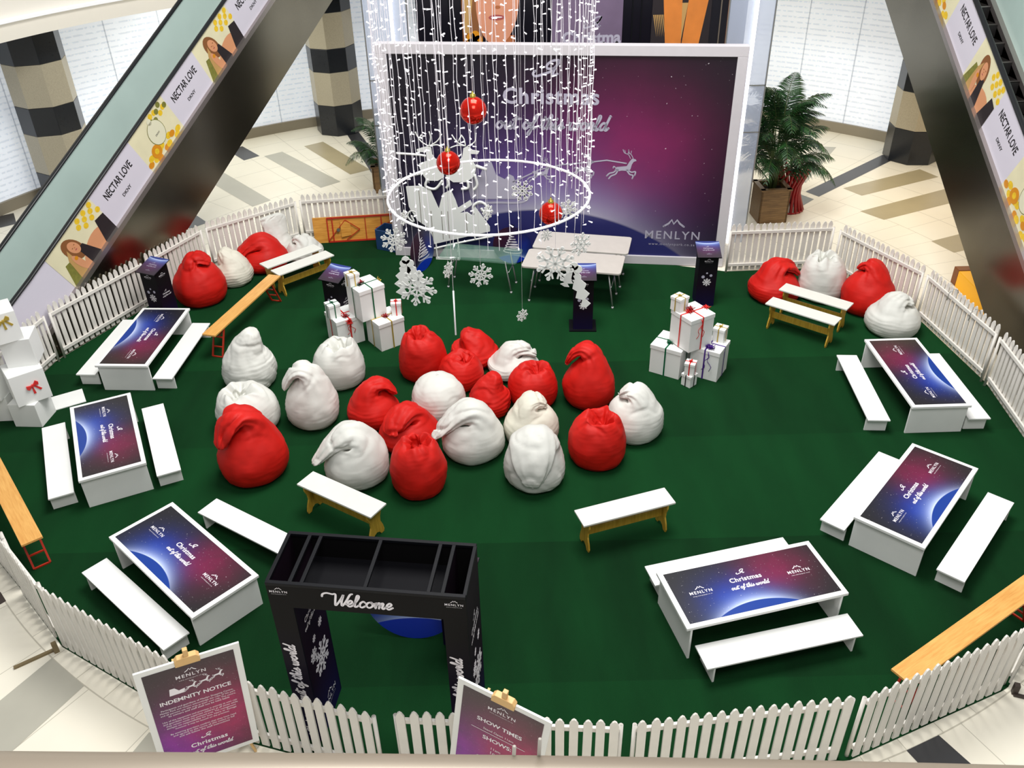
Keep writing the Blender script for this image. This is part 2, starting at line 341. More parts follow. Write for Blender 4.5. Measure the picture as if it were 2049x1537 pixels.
def cat_rom(p, k=6):
    p = [Vector((x, y, 0)) for x, y in p]
    if len(p) < 3: return p
    q = [p[0]]+p+[p[-1]]; o = []
    for i in range(1, len(q)-2):
        for j in range(k):
            t = j/k; a, b, c, d = q[i-1:i+3]
            o.append(.5*((2*b)+(c-a)*t+(2*a-5*b+4*c-d)*t*t+(3*b-a-3*c+d)*t**3))
    o.append(p[-1]); return o
def ribbon(mb, pts, w, m, z=0, M=None):
    vs = []; fs = []
    for i, p in enumerate(pts):
        a = pts[max(i-1, 0)]; b = pts[min(i+1, len(pts)-1)]; t = (b-a)
        if t.length < 1e-9: t = Vector((1, 0, 0))
        t.normalize(); nn = Vector((-t.y, t.x, 0)); vs += [(p.x+nn.x*w, p.y+nn.y*w, z), (p.x-nn.x*w, p.y-nn.y*w, z)]
    for i in range(len(pts)-1): fs.append((2*i+1, 2*i+3, 2*i+2, 2*i))
    mb.add(vs, fs, m, M)
    for p in (pts[0], pts[-1]): mb.add([(p.x+w*cos(2*pi*j/8), p.y+w*sin(2*pi*j/8), z) for j in range(8)], [tuple(range(8))], m, M)
_sc = {}
def script(s_, w=.05, mname='letter_white', slant=.22):
    key = (s_, w, mname)
    if key not in _sc:
        b = MB(); x = 0
        for ch in s_:
            st, adv = GL[ch]
            for p in st: ribbon(b, [Vector((q.x+x+slant*q.y, q.y, 0)) for q in cat_rom(p)], w, mname)
            x += adv
        _sc[key] = fit(b, 1.0)
    return _sc[key]
def title(mname='letter_white', low=True):
    """A / Christmas / out of this world, overall width 1, centred"""
    b = MB(); b.put(script('out of this world', .075, mname), T_((0, -.16, 0)))
    b.put(fit(text('Christmas', 1, .024, 1, mname, 1.08), .82), T_((-.02, .06, .0)))
    b.put(fit(script('A', .07, mname), .24), T_((-.06, .29, 0))); return b
def logo(mname='letter_white', www=True):
    b = MB(); b.put(fit(text('MENLYN', 1, .01, 1, mname, 1.25), 1.0), T_((0, 0, 0)))
    ribbon(b, [Vector(p) for p in ((-.17, .25, 0), (-.08, .31, 0), (-.03, .38, 0), (.01, .30, 0), (.07, .38, 0), (.12, .31, 0), (.2, .25, 0))], .018, mname)
    if www: b.put(fit(text('www.menlynpark.co.za', 1, 0, 1, mname, 1.3), .85), T_((0, -.13, 0)))
    return b
def flake(mb, c, r, m, t0=0, t1=.01, M=None, arms=8, a0=0.0):
    w = r*.045
    def seg(p, q):
        p = Vector(p); q = Vector(q); d = (q-p).normalized(); nn = Vector((-d.y, d.x))*w; p -= d*w*.5; q += d*w*.5
        mb.prism([(p.x+nn.x, p.y+nn.y), (p.x-nn.x, p.y-nn.y), (q.x-nn.x, q.y-nn.y), (q.x+nn.x, q.y+nn.y)], t0, t1, m, M)
    def pt(rr, a): return (c[0]+rr*cos(a), c[1]+rr*sin(a))
    for i in range(arms):
        a = a0+2*pi*i/arms; seg(pt(0, a), pt(r*.86, a)); mb.disc(pt(r*.88, a), r*.105, t0, t1, m, M, 12)
        h = pi/arms
        for sg in (-1, 1):
            seg(pt(r*.5, a), pt(r*.36, a+sg*h)); seg(pt(r*.5, a), pt(r*.8, a+sg*h*.62))

# ------------------------------------------------------------------ setting
b = MB(); b.b2((-24, -3, -.06), (24, 34, -.01), 'floor_tiles')
def inlay(poly, m):
    b.add([(x, y, -.008) for x, y in poly], [tuple(range(len(poly)))], m)
for poly, m in [
 ([(-6.96, 22.69), (-7.28, 22.39), (-6.64, 21.56), (-6.32, 21.88)], 'tile_black'),
 ([(-6.2, 21.85), (-4.35, 19.51), (-3.94, 19.88), (-5.8, 22.17)], 'tile_grey'),
 ([(-5.31, 22.57), (-3.78, 20.35), (-3.34, 20.66), (-4.87, 22.91)], 'tile_tan'),
 ([(-7.9, 21.0), (-5.69, 18.44), (-5.36, 18.8), (-7.5, 21.4)], 'tile_grey'),
 ([(-8.2, 18.9), (-6.74, 17.28), (-6.46, 17.59), (-7.9, 19.3)], 'tile_black'),
 ([(-11.3, 18.2), (-10.91, 17.58), (-10.65, 17.78), (-11.0, 18.4)], 'tile_black'),
 ([(-10.6, 17.4), (-9.9, 16.6), (-9.6, 16.9), (-10.3, 17.8)], 'tile_black'),
 ([(-4.35, 23.59), (-3.28, 20.43), (-2.9, 20.6), (-4.05, 23.75)], 'tile_black'),
 ([(7.92, 21.6), (6.35, 19.4), (6.85, 19.1), (8.32, 21.5)], 'tile_grey'),
 ([(9.25, 20.86), (6.68, 18.56), (6.88, 18.24), (9.48, 20.59)], 'tile_black'),
 ([(9.74, 19.8), (7.57, 18.71), (7.83, 18.24), (9.96, 19.27)], 'tile_tan'),
 ([(9.95, 18.6), (7.49, 17.37), (7.82, 16.89), (10.2, 18.0)], 'tile_tan'),
 ([(10.2, 16.6), (8.35, 15.79), (8.56, 15.24), (10.4, 16.0)], 'tile_tan'),
 ([(6.52, 18.41), (6.0, 17.9), (6.24, 17.6), (6.73, 18.1)], 'tile_mid'),
 ([(-4.87, 6.06), (-6.3, 3.6), (-5.7, 3.3), (-4.39, 5.7)], 'tile_grey'),
 ([(-5.86, 7.01), (-7.2, 5.6), (-7.0, 5.4), (-5.73, 6.87)], 'foot_dark'),
 ([(3.55, 4.77), (4.2, 3.3), (4.65, 3.6), (3.91, 4.92)], 'tile_black'),
 ([(-3.55, 5.15), (-4.3, 3.3), (-4.1, 3.2), (-3.35, 5.05)], 'tile_grey')]: inlay(poly[::-1], m)
b.build('floor', kind='structure')

def ring_wall(name, r, z0, z1, a0, a1, m, t=.15, seg=2.5):
    b = MB(); k = max(2, int((a1-a0)/seg)); vs = []
    for i in range(k+1):
        a = R_(a0+(a1-a0)*i/k)
        for rr, z in ((r, z0), (r, z1), (r+t, z1), (r+t, z0)): vs.append((CX+rr*cos(a), CY+rr*sin(a), z))
    fs = [(4*i+j, 4*i+(j+1) % 4, 4*i+4+(j+1) % 4, 4*i+4+j) for i in range(k) for j in range(4)]+[(0, 1, 2, 3), (4*k+3, 4*k+2, 4*k+1, 4*k)]
    b.add(vs, fs, m); return b.build(name, kind='structure')
ring_wall('wall_left', 13, -.01, 4.0, 96, 176, 'shopfront_vinyl')
ring_wall('wall_right', 13, -.01, 4.0, 8, 96, 'shopfront_vinyl')
ring_wall('baseboard_left', 12.92, -.01, .24, 96, 176, 'kick_plate', .08)
ring_wall('baseboard_right', 12.92, -.01, .24, 8, 96, 'kick_plate', .08)
ring_wall('ceiling', 11.0, 3.82, 4.05, 8, 176, 'soffit', 2.3)
ring_wall('trim_1', 10.9, 3.80, 4.12, 8, 176, 'bulkhead', .1)
ring_wall('trim_reflection', 10.82, 4.12, 4.17, 8, 176, 'hoop_white', .3)  # glowing white ledge, stands in for a thin reflected band
ring_wall('trim_3', 10.98, 4.17, 6.2, 8, 176, 'bulkhead', .2)

def column(x, y, label):
    t = thing('column', label, 'column', (x, y, -.01), math.atan2(CY-y, CX-x)); zs = [0, .8, 1.65, 2.24, 3.1, 3.83]
    for i in range(5):
        b = MB(); b.prism([(.64*cos(2*pi*(j+.5)/8), .64*sin(2*pi*(j+.5)/8)) for j in range(8)], zs[i]+.004, zs[i+1], 'column_dark' if i % 2 == 0 else 'column_light')
        b.build('band', t, .008, label='black polished stone band' if i % 2 == 0 else 'beige speckled stone band')
column(-9.88, 19.12, 'banded black and beige column behind the left escalator, under the bulkhead')
column(-4.55, 23.95, 'banded black and beige column standing left of the hanging light curtain')
column(9.84, 20.65, 'banded black and beige column beside the right escalator')

# carpet and fence
FV = dict(front_gate_r=[(-1.07, 4.65), (.85, 4.50)], front_mid=[(.97, 4.50), (2.88, 4.70)], front_right=[(2.99, 4.71), (4.70, 5.40)], right_corner=[(4.79, 5.45), (6.12, 6.80)],
 right_near=[(6.18, 6.88), (6.85, 8.66)], right_low=[(6.88, 8.78), (7.04, 10.68)], right_mid=[(7.04, 10.80), (6.83, 12.69)], right_back=[(6.79, 12.80), (6.02, 14.55)], back_right=[(5.92, 14.70), (4.03, 14.64)],
 back_left=[(-2.30, 16.84), (-4.16, 16.62)], back_left2=[(-4.26, 16.55), (-5.70, 15.35)], left_back=[(-5.78, 15.24), (-6.36, 13.95)], left_mid=[(-6.42, 13.84), (-7.26, 12.12)], left_low=[(-7.31, 12.0), (-7.62, 10.12)],
 left_low2=[(-7.60, 10.0), (-6.98, 8.40)], left_near=[(-6.92, 8.30), (-5.62, 7.06)], left_front=[(-5.54, 6.96), (-4.88, 6.30), ], front_left=[(-4.80, 6.22), (-3.17, 5.26)], front_gate_l=[(-3.06, 5.19), (-1.26, 4.64)])
order = ['front_gate_r', 'front_mid', 'front_right', 'right_corner', 'right_near', 'right_low', 'right_mid', 'right_back', 'back_right', 'back_left', 'back_left2', 'left_back', 'left_mid', 'left_low', 'left_low2', 'left_near', 'left_front', 'front_left', 'front_gate_l']
poly = []
for k in order: poly += [p for p in FV[k]]
b = MB(); mid = Vector((-.1, 10.5)); pp = [((Vector(p)-mid)*1.004+mid) for p in poly]
b.prism([(p.x, p.y) for p in pp], -.01, 0.0, 'grass_carpet')
tag(b.build('grass_carpet'), 'dark green artificial grass carpet covering the whole fenced court', 'carpet')

b = MB(); b.prism([(-.038, 0.03), (.038, 0.03), (.038, .88), (.018, .925), (0, .94), (-.018, .925), (-.038, .88)], 0, .018, 'white_paint', RX(pi/2))
picket0 = b.build('picket'); picket_me = picket0.data; bpy.data.objects.remove(picket0)
FLAB = dict(front_gate_r='white picket fence panel behind the show times board', front_mid='white picket fence panel at the front, just right of the show times board panel',
 front_right='white picket fence panel beside the orange plank bench at lower right', right_corner='white picket fence panel cut by the right picture edge past the dark metal foot',
 right_near='white picket fence panel off the right edge beyond the nearest right table', right_low='white picket fence panel beside the upper right printed table, its near length',
 right_mid='white picket fence panel with hanging hooks behind the upper right table', right_back='white picket fence panel behind the red and grey bean bags on the right',
 back_right='white picket fence panel in front of the wooden palm planter', back_left='white picket fence panel behind the leaning orange folded table',
 back_left2='white picket fence panel behind the white slumped bean bags at the back left corner', left_back='white picket fence panel behind the red bean bag at upper left',
 left_mid='white picket fence panel behind the upper left printed table, foot of the left escalator', left_low='white picket fence panel behind the stacked white boxes on the left edge',
 left_low2='white picket fence panel just off the left edge above the long plank bench', left_near='white picket fence panel on the left edge behind the long plank bench',
 left_front='short white picket fence panel at lower left, seen from outside', front_left='white picket fence panel between the metal foot and the indemnity notice', front_gate_l='white picket fence panel between the indemnity notice and the gate opening')
for key in order:
    a, c = [Vector((*p, 0)) for p in FV[key]]; d = c-a; L = d.length; rz = math.atan2(d.y, d.x)
    t = thing('picket_fence', FLAB[key], 'fence', a, rz, 'white picket fence panels')
    k = max(4, round(L/.112)); st = L/k
    # outside of the court is local -Y on this side of travel
    for i in range(k):
        o = bpy.data.objects.new('picket', picket_me); COL.objects.link(o); o.parent = t; o.location = (st*(i+.5), -.012, 0)
        rnd = random.Random(key+str(i)); o.rotation_euler = (0, rnd.uniform(-.008, .008), 0); o.scale = (1, 1, rnd.uniform(.99, 1.01))
    for z in (.14, .78):
        b = MB(); b.box((L/2, .006, z), (L-.03, .03, .055), 'white_paint'); b.build('rail', t, .004)
    for x in (0.0, L):
        b = MB(); b.tube([(x, .022, 0), (x, .022, .83)], .02, 'white_paint', 10); b.tube([(x, .022, .83), (x, .022, .832)], .012, 'grey_plastic', 10); b.build('end_post', t)
def foot(x, y, rz, m, label):
    t = MB(); t.box((-.2, 0, .012), (.42, .035, .025), m); t.box((0, -.03, .06), (.05, .05, .14), m); o = t.build('fence_foot'); tag(o, label, 'fence foot'); place(o, (x, y, -.01), rz)
foot(-4.87, 6.17, R_(35), 'foot_brown', 'olive metal fence foot sticking out onto the tiles at lower left')
foot(4.82, 5.33, R_(160), 'foot_dark', 'dark metal fence foot sticking out onto the tiles at lower right')
for i, (x, y) in enumerate([(6.93, 11.9), (6.97, 11.25)]):
    b = MB(); b.tube([(0, 0, .93), (.0, .03, .97), (-.06, .05, .98), (-.12, .04, .92), (-.13, .03, .8)], .006, 'steel', 6)
    tag(b.build('wire_hook'), ['thin bent wire hook on the right fence, the farther of two', 'thin bent wire hook on the right fence, the nearer of two'][i], 'hook'); place(bpy.data.objects[-1] if False else [o for o in COL.objects if o.name.startswith('wire_hook')][-1], (x-.0, y, -.03))

# ------------------------------------------------------------------ printed children's tables and benches
def make_table():
    t = thing('printed_table', 'x', 'table', group='low white tables with printed tops')
    b = MB(); b.b2((-.90, -.40, .435), (.90, .40, .47), 'white_board'); b.build('tabletop', t, .004)
    b = MB(); b.b2((-.845, -.348, .4702), (.845, .348, .4712), 'table_print'); sh = b.build('printed_sheet', t, label='dark blue and purple starry print')
    for s in (-1, 1):
        b = MB(); b.b2((s*.84-.012, -.39, 0), (s*.84+.012, .39, .435), 'white_board'); b.build('leg_panel', t, .002)
    b = MB(); b.put(title(), T_((-.02, .02, .4716)) @ SC(.44)); b.build('lettering', sh, label='white printed lettering')
    for x in (-.56, .56): b = MB(); b.put(logo(), T_((x, 0, .4716)) @ SC(.25)); b.build('logo', sh, label='white printed logo')
    return t
def make_bench():
    t = thing('white_bench', 'x', 'bench', group='low white benches at the printed tables')
    b = MB(); b.b2((-.85, -.15, .206), (.85, .15, .226), 'white_board'); b.build('seat', t, .002)
    for s in (-1, 1):
        b = MB(); b.b2((s*.765-.01, -.145, 0), (s*.765+.01, .145, .206), 'white_board'); b.build('leg_panel', t, .001)
    return t
tb = make_table(); TBL = [(-5.777, 11.95, -93.6, 'low printed table nearest the foot of the left escalator'),
 (-5.407, 9.347, -64.5, 'low printed table on the left between the stacked white boxes and the red bean bag'),
 (-3.702, 7.032, -43.2, 'low printed table at lower left beside the black gate'),
 (2.459, 6.432, 13.6, 'low printed table at lower right whose print reads upright'),
 (4.764, 7.802, 48.1, 'low printed table on the right edge, second from the front fence'),
 (5.771, 10.417, 90.7, 'low printed table at upper right below the grey bean bag')]
for i, (x, y, a, l) in enumerate(TBL): place(tb if i == 0 else copy_tree(tb), (x, y, 0), R_(a), l)
bn = make_bench(); BN = [(-6.44, 12.07, -93.7, 'low white bench between the fence and the upper left printed table, mostly hidden'),
 (-5.217, 11.899, -93.7, 'low white bench right of the upper left table, touching the orange plank bench'),
 (-6.052, 9.152, -63.9, 'low white bench left of the table beside the stacked white boxes'),
 (-4.816, 9.561, -64.8, 'low white bench right of the table beside the stacked white boxes'),
 (-4.149, 6.602, -41.2, 'low white bench on the fence side of the lower left table, behind the indemnity notice'),
 (-3.067, 7.68, -33.0, 'low white bench of the lower left table whose end reaches the black gate'),
 (2.29, 7.0, 13.9, 'low white bench behind the lower right table, partly under its top'),
 (2.643, 5.87, 12.6, 'low white bench in front of the lower right table, nearest the front fence'),
 (4.283, 8.163, 47.4, 'low white bench left of the tilted right hand table'),
 (5.305, 7.319, 47.3, 'low white bench right of the tilted right hand table, near the right edge'),
 (5.062, 10.415, 86.0, 'low white bench left of the upper right table'),
 (6.375, 10.40, 89.5, 'low white bench between the upper right table and the fence')]
for i, (x, y, a, l) in enumerate(BN): place(bn if i == 0 else copy_tree(bn), (x, y, 0), R_(a), l)

# wooden benches with white tops
def make_wbench():
    t = thing('wooden_bench', 'x', 'bench', group='wooden benches with white tops')
    b = MB(); b.b2((-.585, -.145, .435), (.585, .145, .46), 'bench_white'); b.build('seat', t, .004, label='white painted seat')
    half = [(0, .435), (.125, .435), (.125, .36), (.09, .27), (.085, .2), (.12, .11), (.135, .04), (.125, 0), (.075, 0), (.045, .05), (0, .07)]
    prof = half+[(-x, z) for x, z in half[-2:0:-1]]
    for s in (-1, 1):
        b = MB(); b.prism(prof, -.011, .011, 'yellow_wood', T_((s*.50, 0, 0)) @ RZ(pi/2) @ RX(pi/2)); b.build('end_panel', t, .003, label='varnished yellow wood end panel')
    b = MB(); b.b2((-.489, -.011, .17), (.489, .011, .28), 'yellow_wood'); b.build('stretcher', t, .002)
    return t
wb = make_wbench()
for i, (x, y, a, l) in enumerate([(-2.09, 8.03, -33, 'wooden bench with white top between the gate and the long tipped white bean bag'),
 (1.29, 7.68, 18.3, 'wooden bench with white top alone on the carpet right of the middle'),
 (-4.03, 14.80, 43, 'wooden bench with white top at back left, the far one of the pair pushed together'),
 (-3.76, 14.50, 43, 'wooden bench with white top at back left, the near one of the pair pushed together'),
 (5.06, 12.75, -40.3, 'wooden bench with white top at back right, right against the bean bags'),
 (4.71, 12.27, -40.3, 'wooden bench with white top at back right, in front of its twin')]): place(wb if i == 0 else copy_tree(wb), (x, y, 0), R_(a), l)

# long plank benches with red trestles
def make_plank():
    t = thing('plank_bench', 'x', 'bench', group='long orange plank benches')
    b = MB(); b.b2((-1.08, -.115, .445), (1.08, .115, .475), 'orange_wood'); b.build('seat', t, .004)
    for s in (-1, 1):
        b = MB(); x0_, x1_ = s*.78, s*.98
        for y in (-.09, .09): b.bar((x0_, y, .445), (x1_, y, .012), .022, .022, 'red_metal')
        for f in (.33, .66, 1.0): b.bar((x0_+(x1_-x0_)*f, -.09, .445-.433*f), (x0_+(x1_-x0_)*f, .09, .445-.433*f), .018, .018, 'red_metal')
        b.bar((x0_+(x1_-x0_)*.3, 0, .3), (s*.5, 0, .44), .015, .015, 'red_metal'); b.build('trestle_leg', t)
    return t
pb = make_plank()
for i, (x, y, a, l) in enumerate([(-4.46, 12.95, 73.9, 'long orange plank bench running from the upper left table to the paired white benches'),
 (-6.16, 8.16, 128.7, 'long orange plank bench along the fence on the left edge'), (4.48, 5.78, 32.1, 'long orange plank bench along the front fence at lower right')]):
    place(pb if i == 0 else copy_tree(pb), (x, y, 0), R_(a), l)

# folded beer table on its edge against the back fence
t = thing('folded_table', 'orange folding table lying on its edge against the back fence, red frame showing', 'table', (-2.98, 16.44, 0), R_(5.5))
Mt = RX(R_(-76)) @ T_((0, 0, 0)); Mt = T_((0, 0, 0)) @ RX(R_(80))
b = MB(); b.b2((-.95, 0.0, -.0), (.95, .52, -.03), 'underside_wood', Mt); b.build('tabletop', t, .004)
def fr(b, a, c, w=.03): b.bar((a[0], a[1], .012), (c[0], c[1], .012), w, .025, 'red_metal', Mt)
b = MB()
for y in (.02, .50): fr(b, (-.66, y), (.93, y))
for x in (-.66, -.56, .93, .42): fr(b, (x, .02), (x, .50), .022)
b.build('frame', t, label='red metal frame')
b = MB()
for a, c in (((-.66, .05), (-.3, .45)), ((-.3, .45), (-.02, .25)), ((.9, .05), (.3, .25)), ((.9, .47), (.3, .25)), ((.1, .02), (.1, .5)), ((-.02, .25), (-.3, .05))): b.bar((a[0], a[1], .03), (c[0], c[1], .03), .014, .014, 'red_metal', Mt)
b.build('folding_leg', t)
b = MB(); b.prism([(-.40, .1), (-.2, .14), (-.2, .40), (-.40, .44)], .02, .035, 'underside_wood', Mt); b.disc((-.45, .26), .035, .02, .05, 'steel', Mt); b.build('bracket', t)

b = MB(); W_, D_, H_ = .46, .36, .42
for s in (-1, 1):
    b.b2((s*W_/2-.012, -D_/2, 0), (s*W_/2+.012, D_/2, H_), 'blue_crate'); b.b2((-W_/2, s*D_/2-.012, 0), (W_/2, s*D_/2+.012, H_), 'blue_crate')
b.b2((-W_/2, -D_/2, 0), (W_/2, D_/2, .02), 'blue_crate'); o = b.build('crate', None, .006); tag(o, 'dark blue open crate beside the leaning orange folded table', 'crate'); place(o, (-2.34, 16.08, 0), R_(-25))

# folding tables with plastic tops
def rrect(w, d, r, k=5):
    P = []
    for cx, cy, a in ((w/2-r, d/2-r, 0), (-w/2+r, d/2-r, 90), (-w/2+r, -d/2+r, 180), (w/2-r, -d/2+r, 270)):
        P += [(cx+r*cos(R_(a+90*i/k)), cy+r*sin(R_(a+90*i/k))) for i in range(k+1)]
    return P
def make_fold(name, w, d, h, m, lm):
    t = thing(name, 'x', 'table')
    b = MB(); b.prism(rrect(w, d, .06), h-.035, h, m); b.build('tabletop', t, .006)
    for sx in (-1, 1):
        for sy in (-1, 1):
            b = MB(); b.tube([(sx*(w/2-.22), sy*(d/2-.1), h-.035), (sx*(w/2-.12), sy*(d/2-.1), .02), (sx*(w/2-.12), sy*(d/2-.1), 0)], .013, lm, 8); lg = b.build('leg', t); b = MB(); b.tube([(sx*(w/2-.12), sy*(d/2-.1), 0), (sx*(w/2-.12), sy*(d/2-.1), .03)], .02, 'white_frame', 8); b.build('foot_cap', lg)
        b = MB(); b.tube([(sx*(w/2-.16), -(d/2-.1), .4), (sx*(w/2-.16), d/2-.1, .4)], .009, lm, 6); b.build('crossbar', t)
    return t
ft = make_fold('folding_table', 1.72, .73, .72, 'grey_plastic', 'steel'); ft['group'] = 'pale folding tables'
place(ft, (1.12, 13.76, 0), R_(-13.4), 'pale grey folding table, the near one of two pushed together below the banner')
f2 = copy_tree(ft); place(f2, (1.335, 14.53, 0), R_(-12.9), 'pale grey folding table, the far one of two against the banner')
gt = make_fold('glass_table', 1.42, .6, .65, 'clear_glass', 'steel'); place(gt, (-.50, 14.33, 0), R_(-14.0), 'clear glass topped table with thin metal legs left of the pale folding tables')

# ------------------------------------------------------------------ backdrop banner
bl = Vector((-2.22, 15.74)); br = Vector((4.02, 14.88)); dv = br-bl; BW = dv.length; BA = math.atan2(dv.y, dv.x)
t = thing('backdrop_banner', 'huge purple starry backdrop in a white frame reading A Christmas out of this world', 'banner', (*((bl+br)/2), 0), BA)
hw = BW/2; BH = 3.97
b = MB(); b.b2((-hw+.16, .03, .16), (hw-.16, .06, BH-.16), 'banner_print'); sheet = b
b = MB(); b.b2((-hw+.16, .0, .16), (hw-.16, .06, BH-.16), 'banner_print')
for v in b.v: v.z -= 2.0
o = b.build('printed_sheet', t); o.location = (0, 0, 2.0)
for x0_, x1_, z0_, z1_ in ((-hw, hw, 0, .17), (-hw, hw, BH-.17, BH), (-hw, -hw+.17, .17, BH-.17), (hw-.17, hw, .17, BH-.17)):
    b = MB(); b.b2((x0_, -.035, z0_), (x1_, .15, z1_), 'white_frame'); b.build('frame_rail' if x1_-x0_ > 1 else 'frame_post', t, .006)
b = MB()
Mb = lambda x, z, s: T_((x, -.004, z)) @ UPR @ SC(s, s, 1)
b.put(title('letter_grey'), Mb(-.07, 2.86, 2.05)); b.put(logo('letter_grey'), Mb(hw-.98, .52, 1.0)); b.build('lettering', t, label='pale grey printed lettering')
def stag(mb, M, m='letter_grey', z=0, t1=None):
    """leaping reindeer silhouette about 1 wide, facing +x"""
    body = [(-.30, .10), (-.24, .20), (-.05, .22), (.12, .24), (.22, .42), (.30, .52), (.42, .50), (.46, .44), (.36, .40), (.30, .30), (.26, .12), (.18, .06), (-.05, .07), (-.18, .04)]
    pr = (lambda P: mb.prism(P, 0, t1, m, M)) if t1 else (lambda P: mb.add([(x, y, z) for x, y in P], [tuple(range(len(P)-1, -1, -1))], m, M))
    pr(body[::-1])
    def rb(p, w):
        q = cat_rom(p, 4)
        if t1: mb.tube([Vector((v.x, v.y, t1/2)) for v in q], w, m, 6, M=M)
        else: ribbon(mb, q, w, m, z, M)
    for p in ([(.16, .10), (.30, .02), (.44, .04), (.42, -.10)], [(.12, .10), (.24, -.06), (.36, -.10), (.34, -.22)], [(-.22, .12), (-.34, .0), (-.48, -.04), (-.58, -.14)], [(-.18, .10), (-.26, -.06), (-.42, -.14), (-.50, -.24)]): rb(p, .026)
    rb([(-.28, .18), (-.34, .22), (-.36, .16)], .02)
    for s in (0, .1): 
        rb([(.24+s, .52), (.16+s, .66), (.02+s*1.5, .72), (-.04+s*2, .84)], .012); rb([(.14+s, .67), (.16+s, .80)], .01); rb([(.05+s*1.4, .72), (.02+s*1.4, .82)], .01)
b = MB()
for x, z, s in ((1.20, 1.78, .50), (.48, 1.76, .44), (-.28, 1.66, .44)): stag(b, Mb(x, z, s))
ribbon(b, [Vector((x, z, 0)) for x, z in ((1.25, 1.95), (.9, 2.0), (.55, 1.95), (.1, 1.9), (-.3, 1.8), (-.8, 1.55))], .012, 'letter_grey', 0, Mb(0, 0, 1))
sl = [(-1.15, 1.2), (-1.2, 1.45), (-1.1, 1.7), (-.98, 1.62), (-.86, 1.9), (-.74, 1.92), (-.66, 1.68), (-.5, 1.6), (-.42, 1.7), (-.34, 1.66), (-.26, 1.42), (-.3, 1.22)]
b.add([(x, z, 0) for x, z in sl], [tuple(range(len(sl)))], 'letter_grey', Mb(-.45, 0, 1))
ribbon(b, cat_rom([(-1.25, 1.1), (-.7, 1.14), (-.2, 1.16), (-.05, 1.3), (-.15, 1.38)]), .02, 'letter_grey', 0, Mb(-.45, 0, 1))
b.build('sleigh_print', t, label='pale grey printed reindeer pulling a sleigh')

# ------------------------------------------------------------------ unit with screens behind the banner
t = thing('display_unit', 'tall glossy black display unit rising behind the banner', 'display unit', (1.48, 17.5, -.01), 0)
b = MB(); b.b2((-3.12, 0, 0), (3.12, 1.4, 6.3), 'unit_black'); b.build('body', t)
def poster(x0_, x1_, name, fn, label):
    b = MB(); b.b2((x0_, -.03, 2.6), (x1_, 0, 5.9), 'unit_black'); fn(b, (x0_+x1_)/2, x1_-x0_); b.build(name, t, label=label)
def ell(b, c, rx, ry, m, y, rot=0, seg=28):
    b.add([(c[0]+rx*cos(a)*cos(rot)-ry*sin(a)*sin(rot), y, c[1]+rx*cos(a)*sin(rot)+ry*sin(a)*cos(rot)) for a in [2*pi*i/seg for i in range(seg)]], [tuple(range(seg))], m)
def pg(b, P, m, y): b.add([(x, y, z) for x, z in P], [tuple(range(len(P)))], m)
def face(b, c, w):
    pg(b, [(c-.5*w, 3.0), (c-.22*w, 3.0), (c-.1*w, 4.1), (c-.2*w, 4.9), (c-.5*w, 4.9)], 'hair', -.032)
    pg(b, [(c-.48*w, 3.75), (c-.38*w, 3.75), (c-.26*w, 4.7), (c-.42*w, 4.9)], 'hair_light', -.0335)
    pg(b, [(c+.0*w, 2.9), (c+.42*w, 2.9), (c+.40*w, 3.7), (c+.05*w, 3.7)], 'skin_dark', -.033)
    ell(b, (c+.12*w, 4.32), .37*w, .80, 'poster_face', -.034, -.06)
    ell(b, (c+.10*w, 4.02), .14*w, .05, 'lips', -.036); ell(b, (c+.10*w, 4.025), .10*w, .012, 'letter_white', -.037); ell(b, (c+.12*w, 4.2), .05*w, .03, 'skin_dark', -.036)
    for k in range(5): ell(b, (c-.3*w+.07*w*cos(k*1.257), 3.62+.09*sin(k*1.257)), .075*w, .09, 'flower_deep', -.038)
    pg(b, [(c-.2*w, 2.9), (c+.05*w, 2.9), (c+.08*w, 3.55), (c-.12*w, 3.6)], 'cloth_black', -.0365)
def arms(b, c, w):
    pg(b, [(c-.5*w, 3.3), (c+.5*w, 3.3), (c+.5*w, 4.6), (c-.5*w, 4.6)], 'cloth_black', -.032)
    for k in range(7): pg(b, [(c-.48*w+.03*k*w, 4.0), (c-.46*w+.03*k*w, 4.0), (c-.40*w+.03*k*w, 3.6)], 'hair_light', -.0335); pg(b, [(c-.04*w+.02*k*w, 4.2), (c-.02*w+.02*k*w, 4.2), (c+.02*w, 3.5)], 'hair_light', -.0335)
    pg(b, [(c-.36*w, 4.7), (c-.02*w, 4.7), (c+.04*w, 3.2), (c-.22*w, 3.2)], 'poster_skin', -.035)
    pg(b, [(c+.14*w, 4.7), (c+.5*w, 4.7), (c+.3*w, 3.2), (c+.02*w, 3.2)], 'poster_skin', -.036)
def pur(b, c, w):
    pg(b, [(c-.5*w, 2.6), (c+.5*w, 2.6), (c+.5*w, 5.9), (c-.5*w, 5.9)], 'poster_purple', -.032)
    Z = lambda z: T_((0, -.034, z)) @ UPR
    b.put(fit(script('A', .07, 'letter_grey'), .36), Z(3.80) @ T_((c+.10, 0, 0))); b.put(fit(text('Christma', 1, .035, 1, 'letter_grey'), 1.12), Z(3.52) @ T_((c+.09, 0, 0))); b.put(fit(script('out of th', .075, 'letter_grey'), 1.0), Z(3.28) @ T_((c+.13, 0, 0)))
poster(-2.26, -1.17, 'screen', face, "poster of a woman's mouth and chin beside a yellow flower")
poster(-.56, .77, 'screen', pur, 'muted purple poster with cut off white lettering')
poster(1.32, 2.43, 'screen', arms, 'poster of two raised tanned forearms')
for x in (-2.5, 2.62, .95, 1.12): b = MB(); b.b2((x-.01, -.02, 0), (x+.01, 0, 6.3), 'rail_grey' if x > 2 else 'black_frame'); b.build('seam', t)

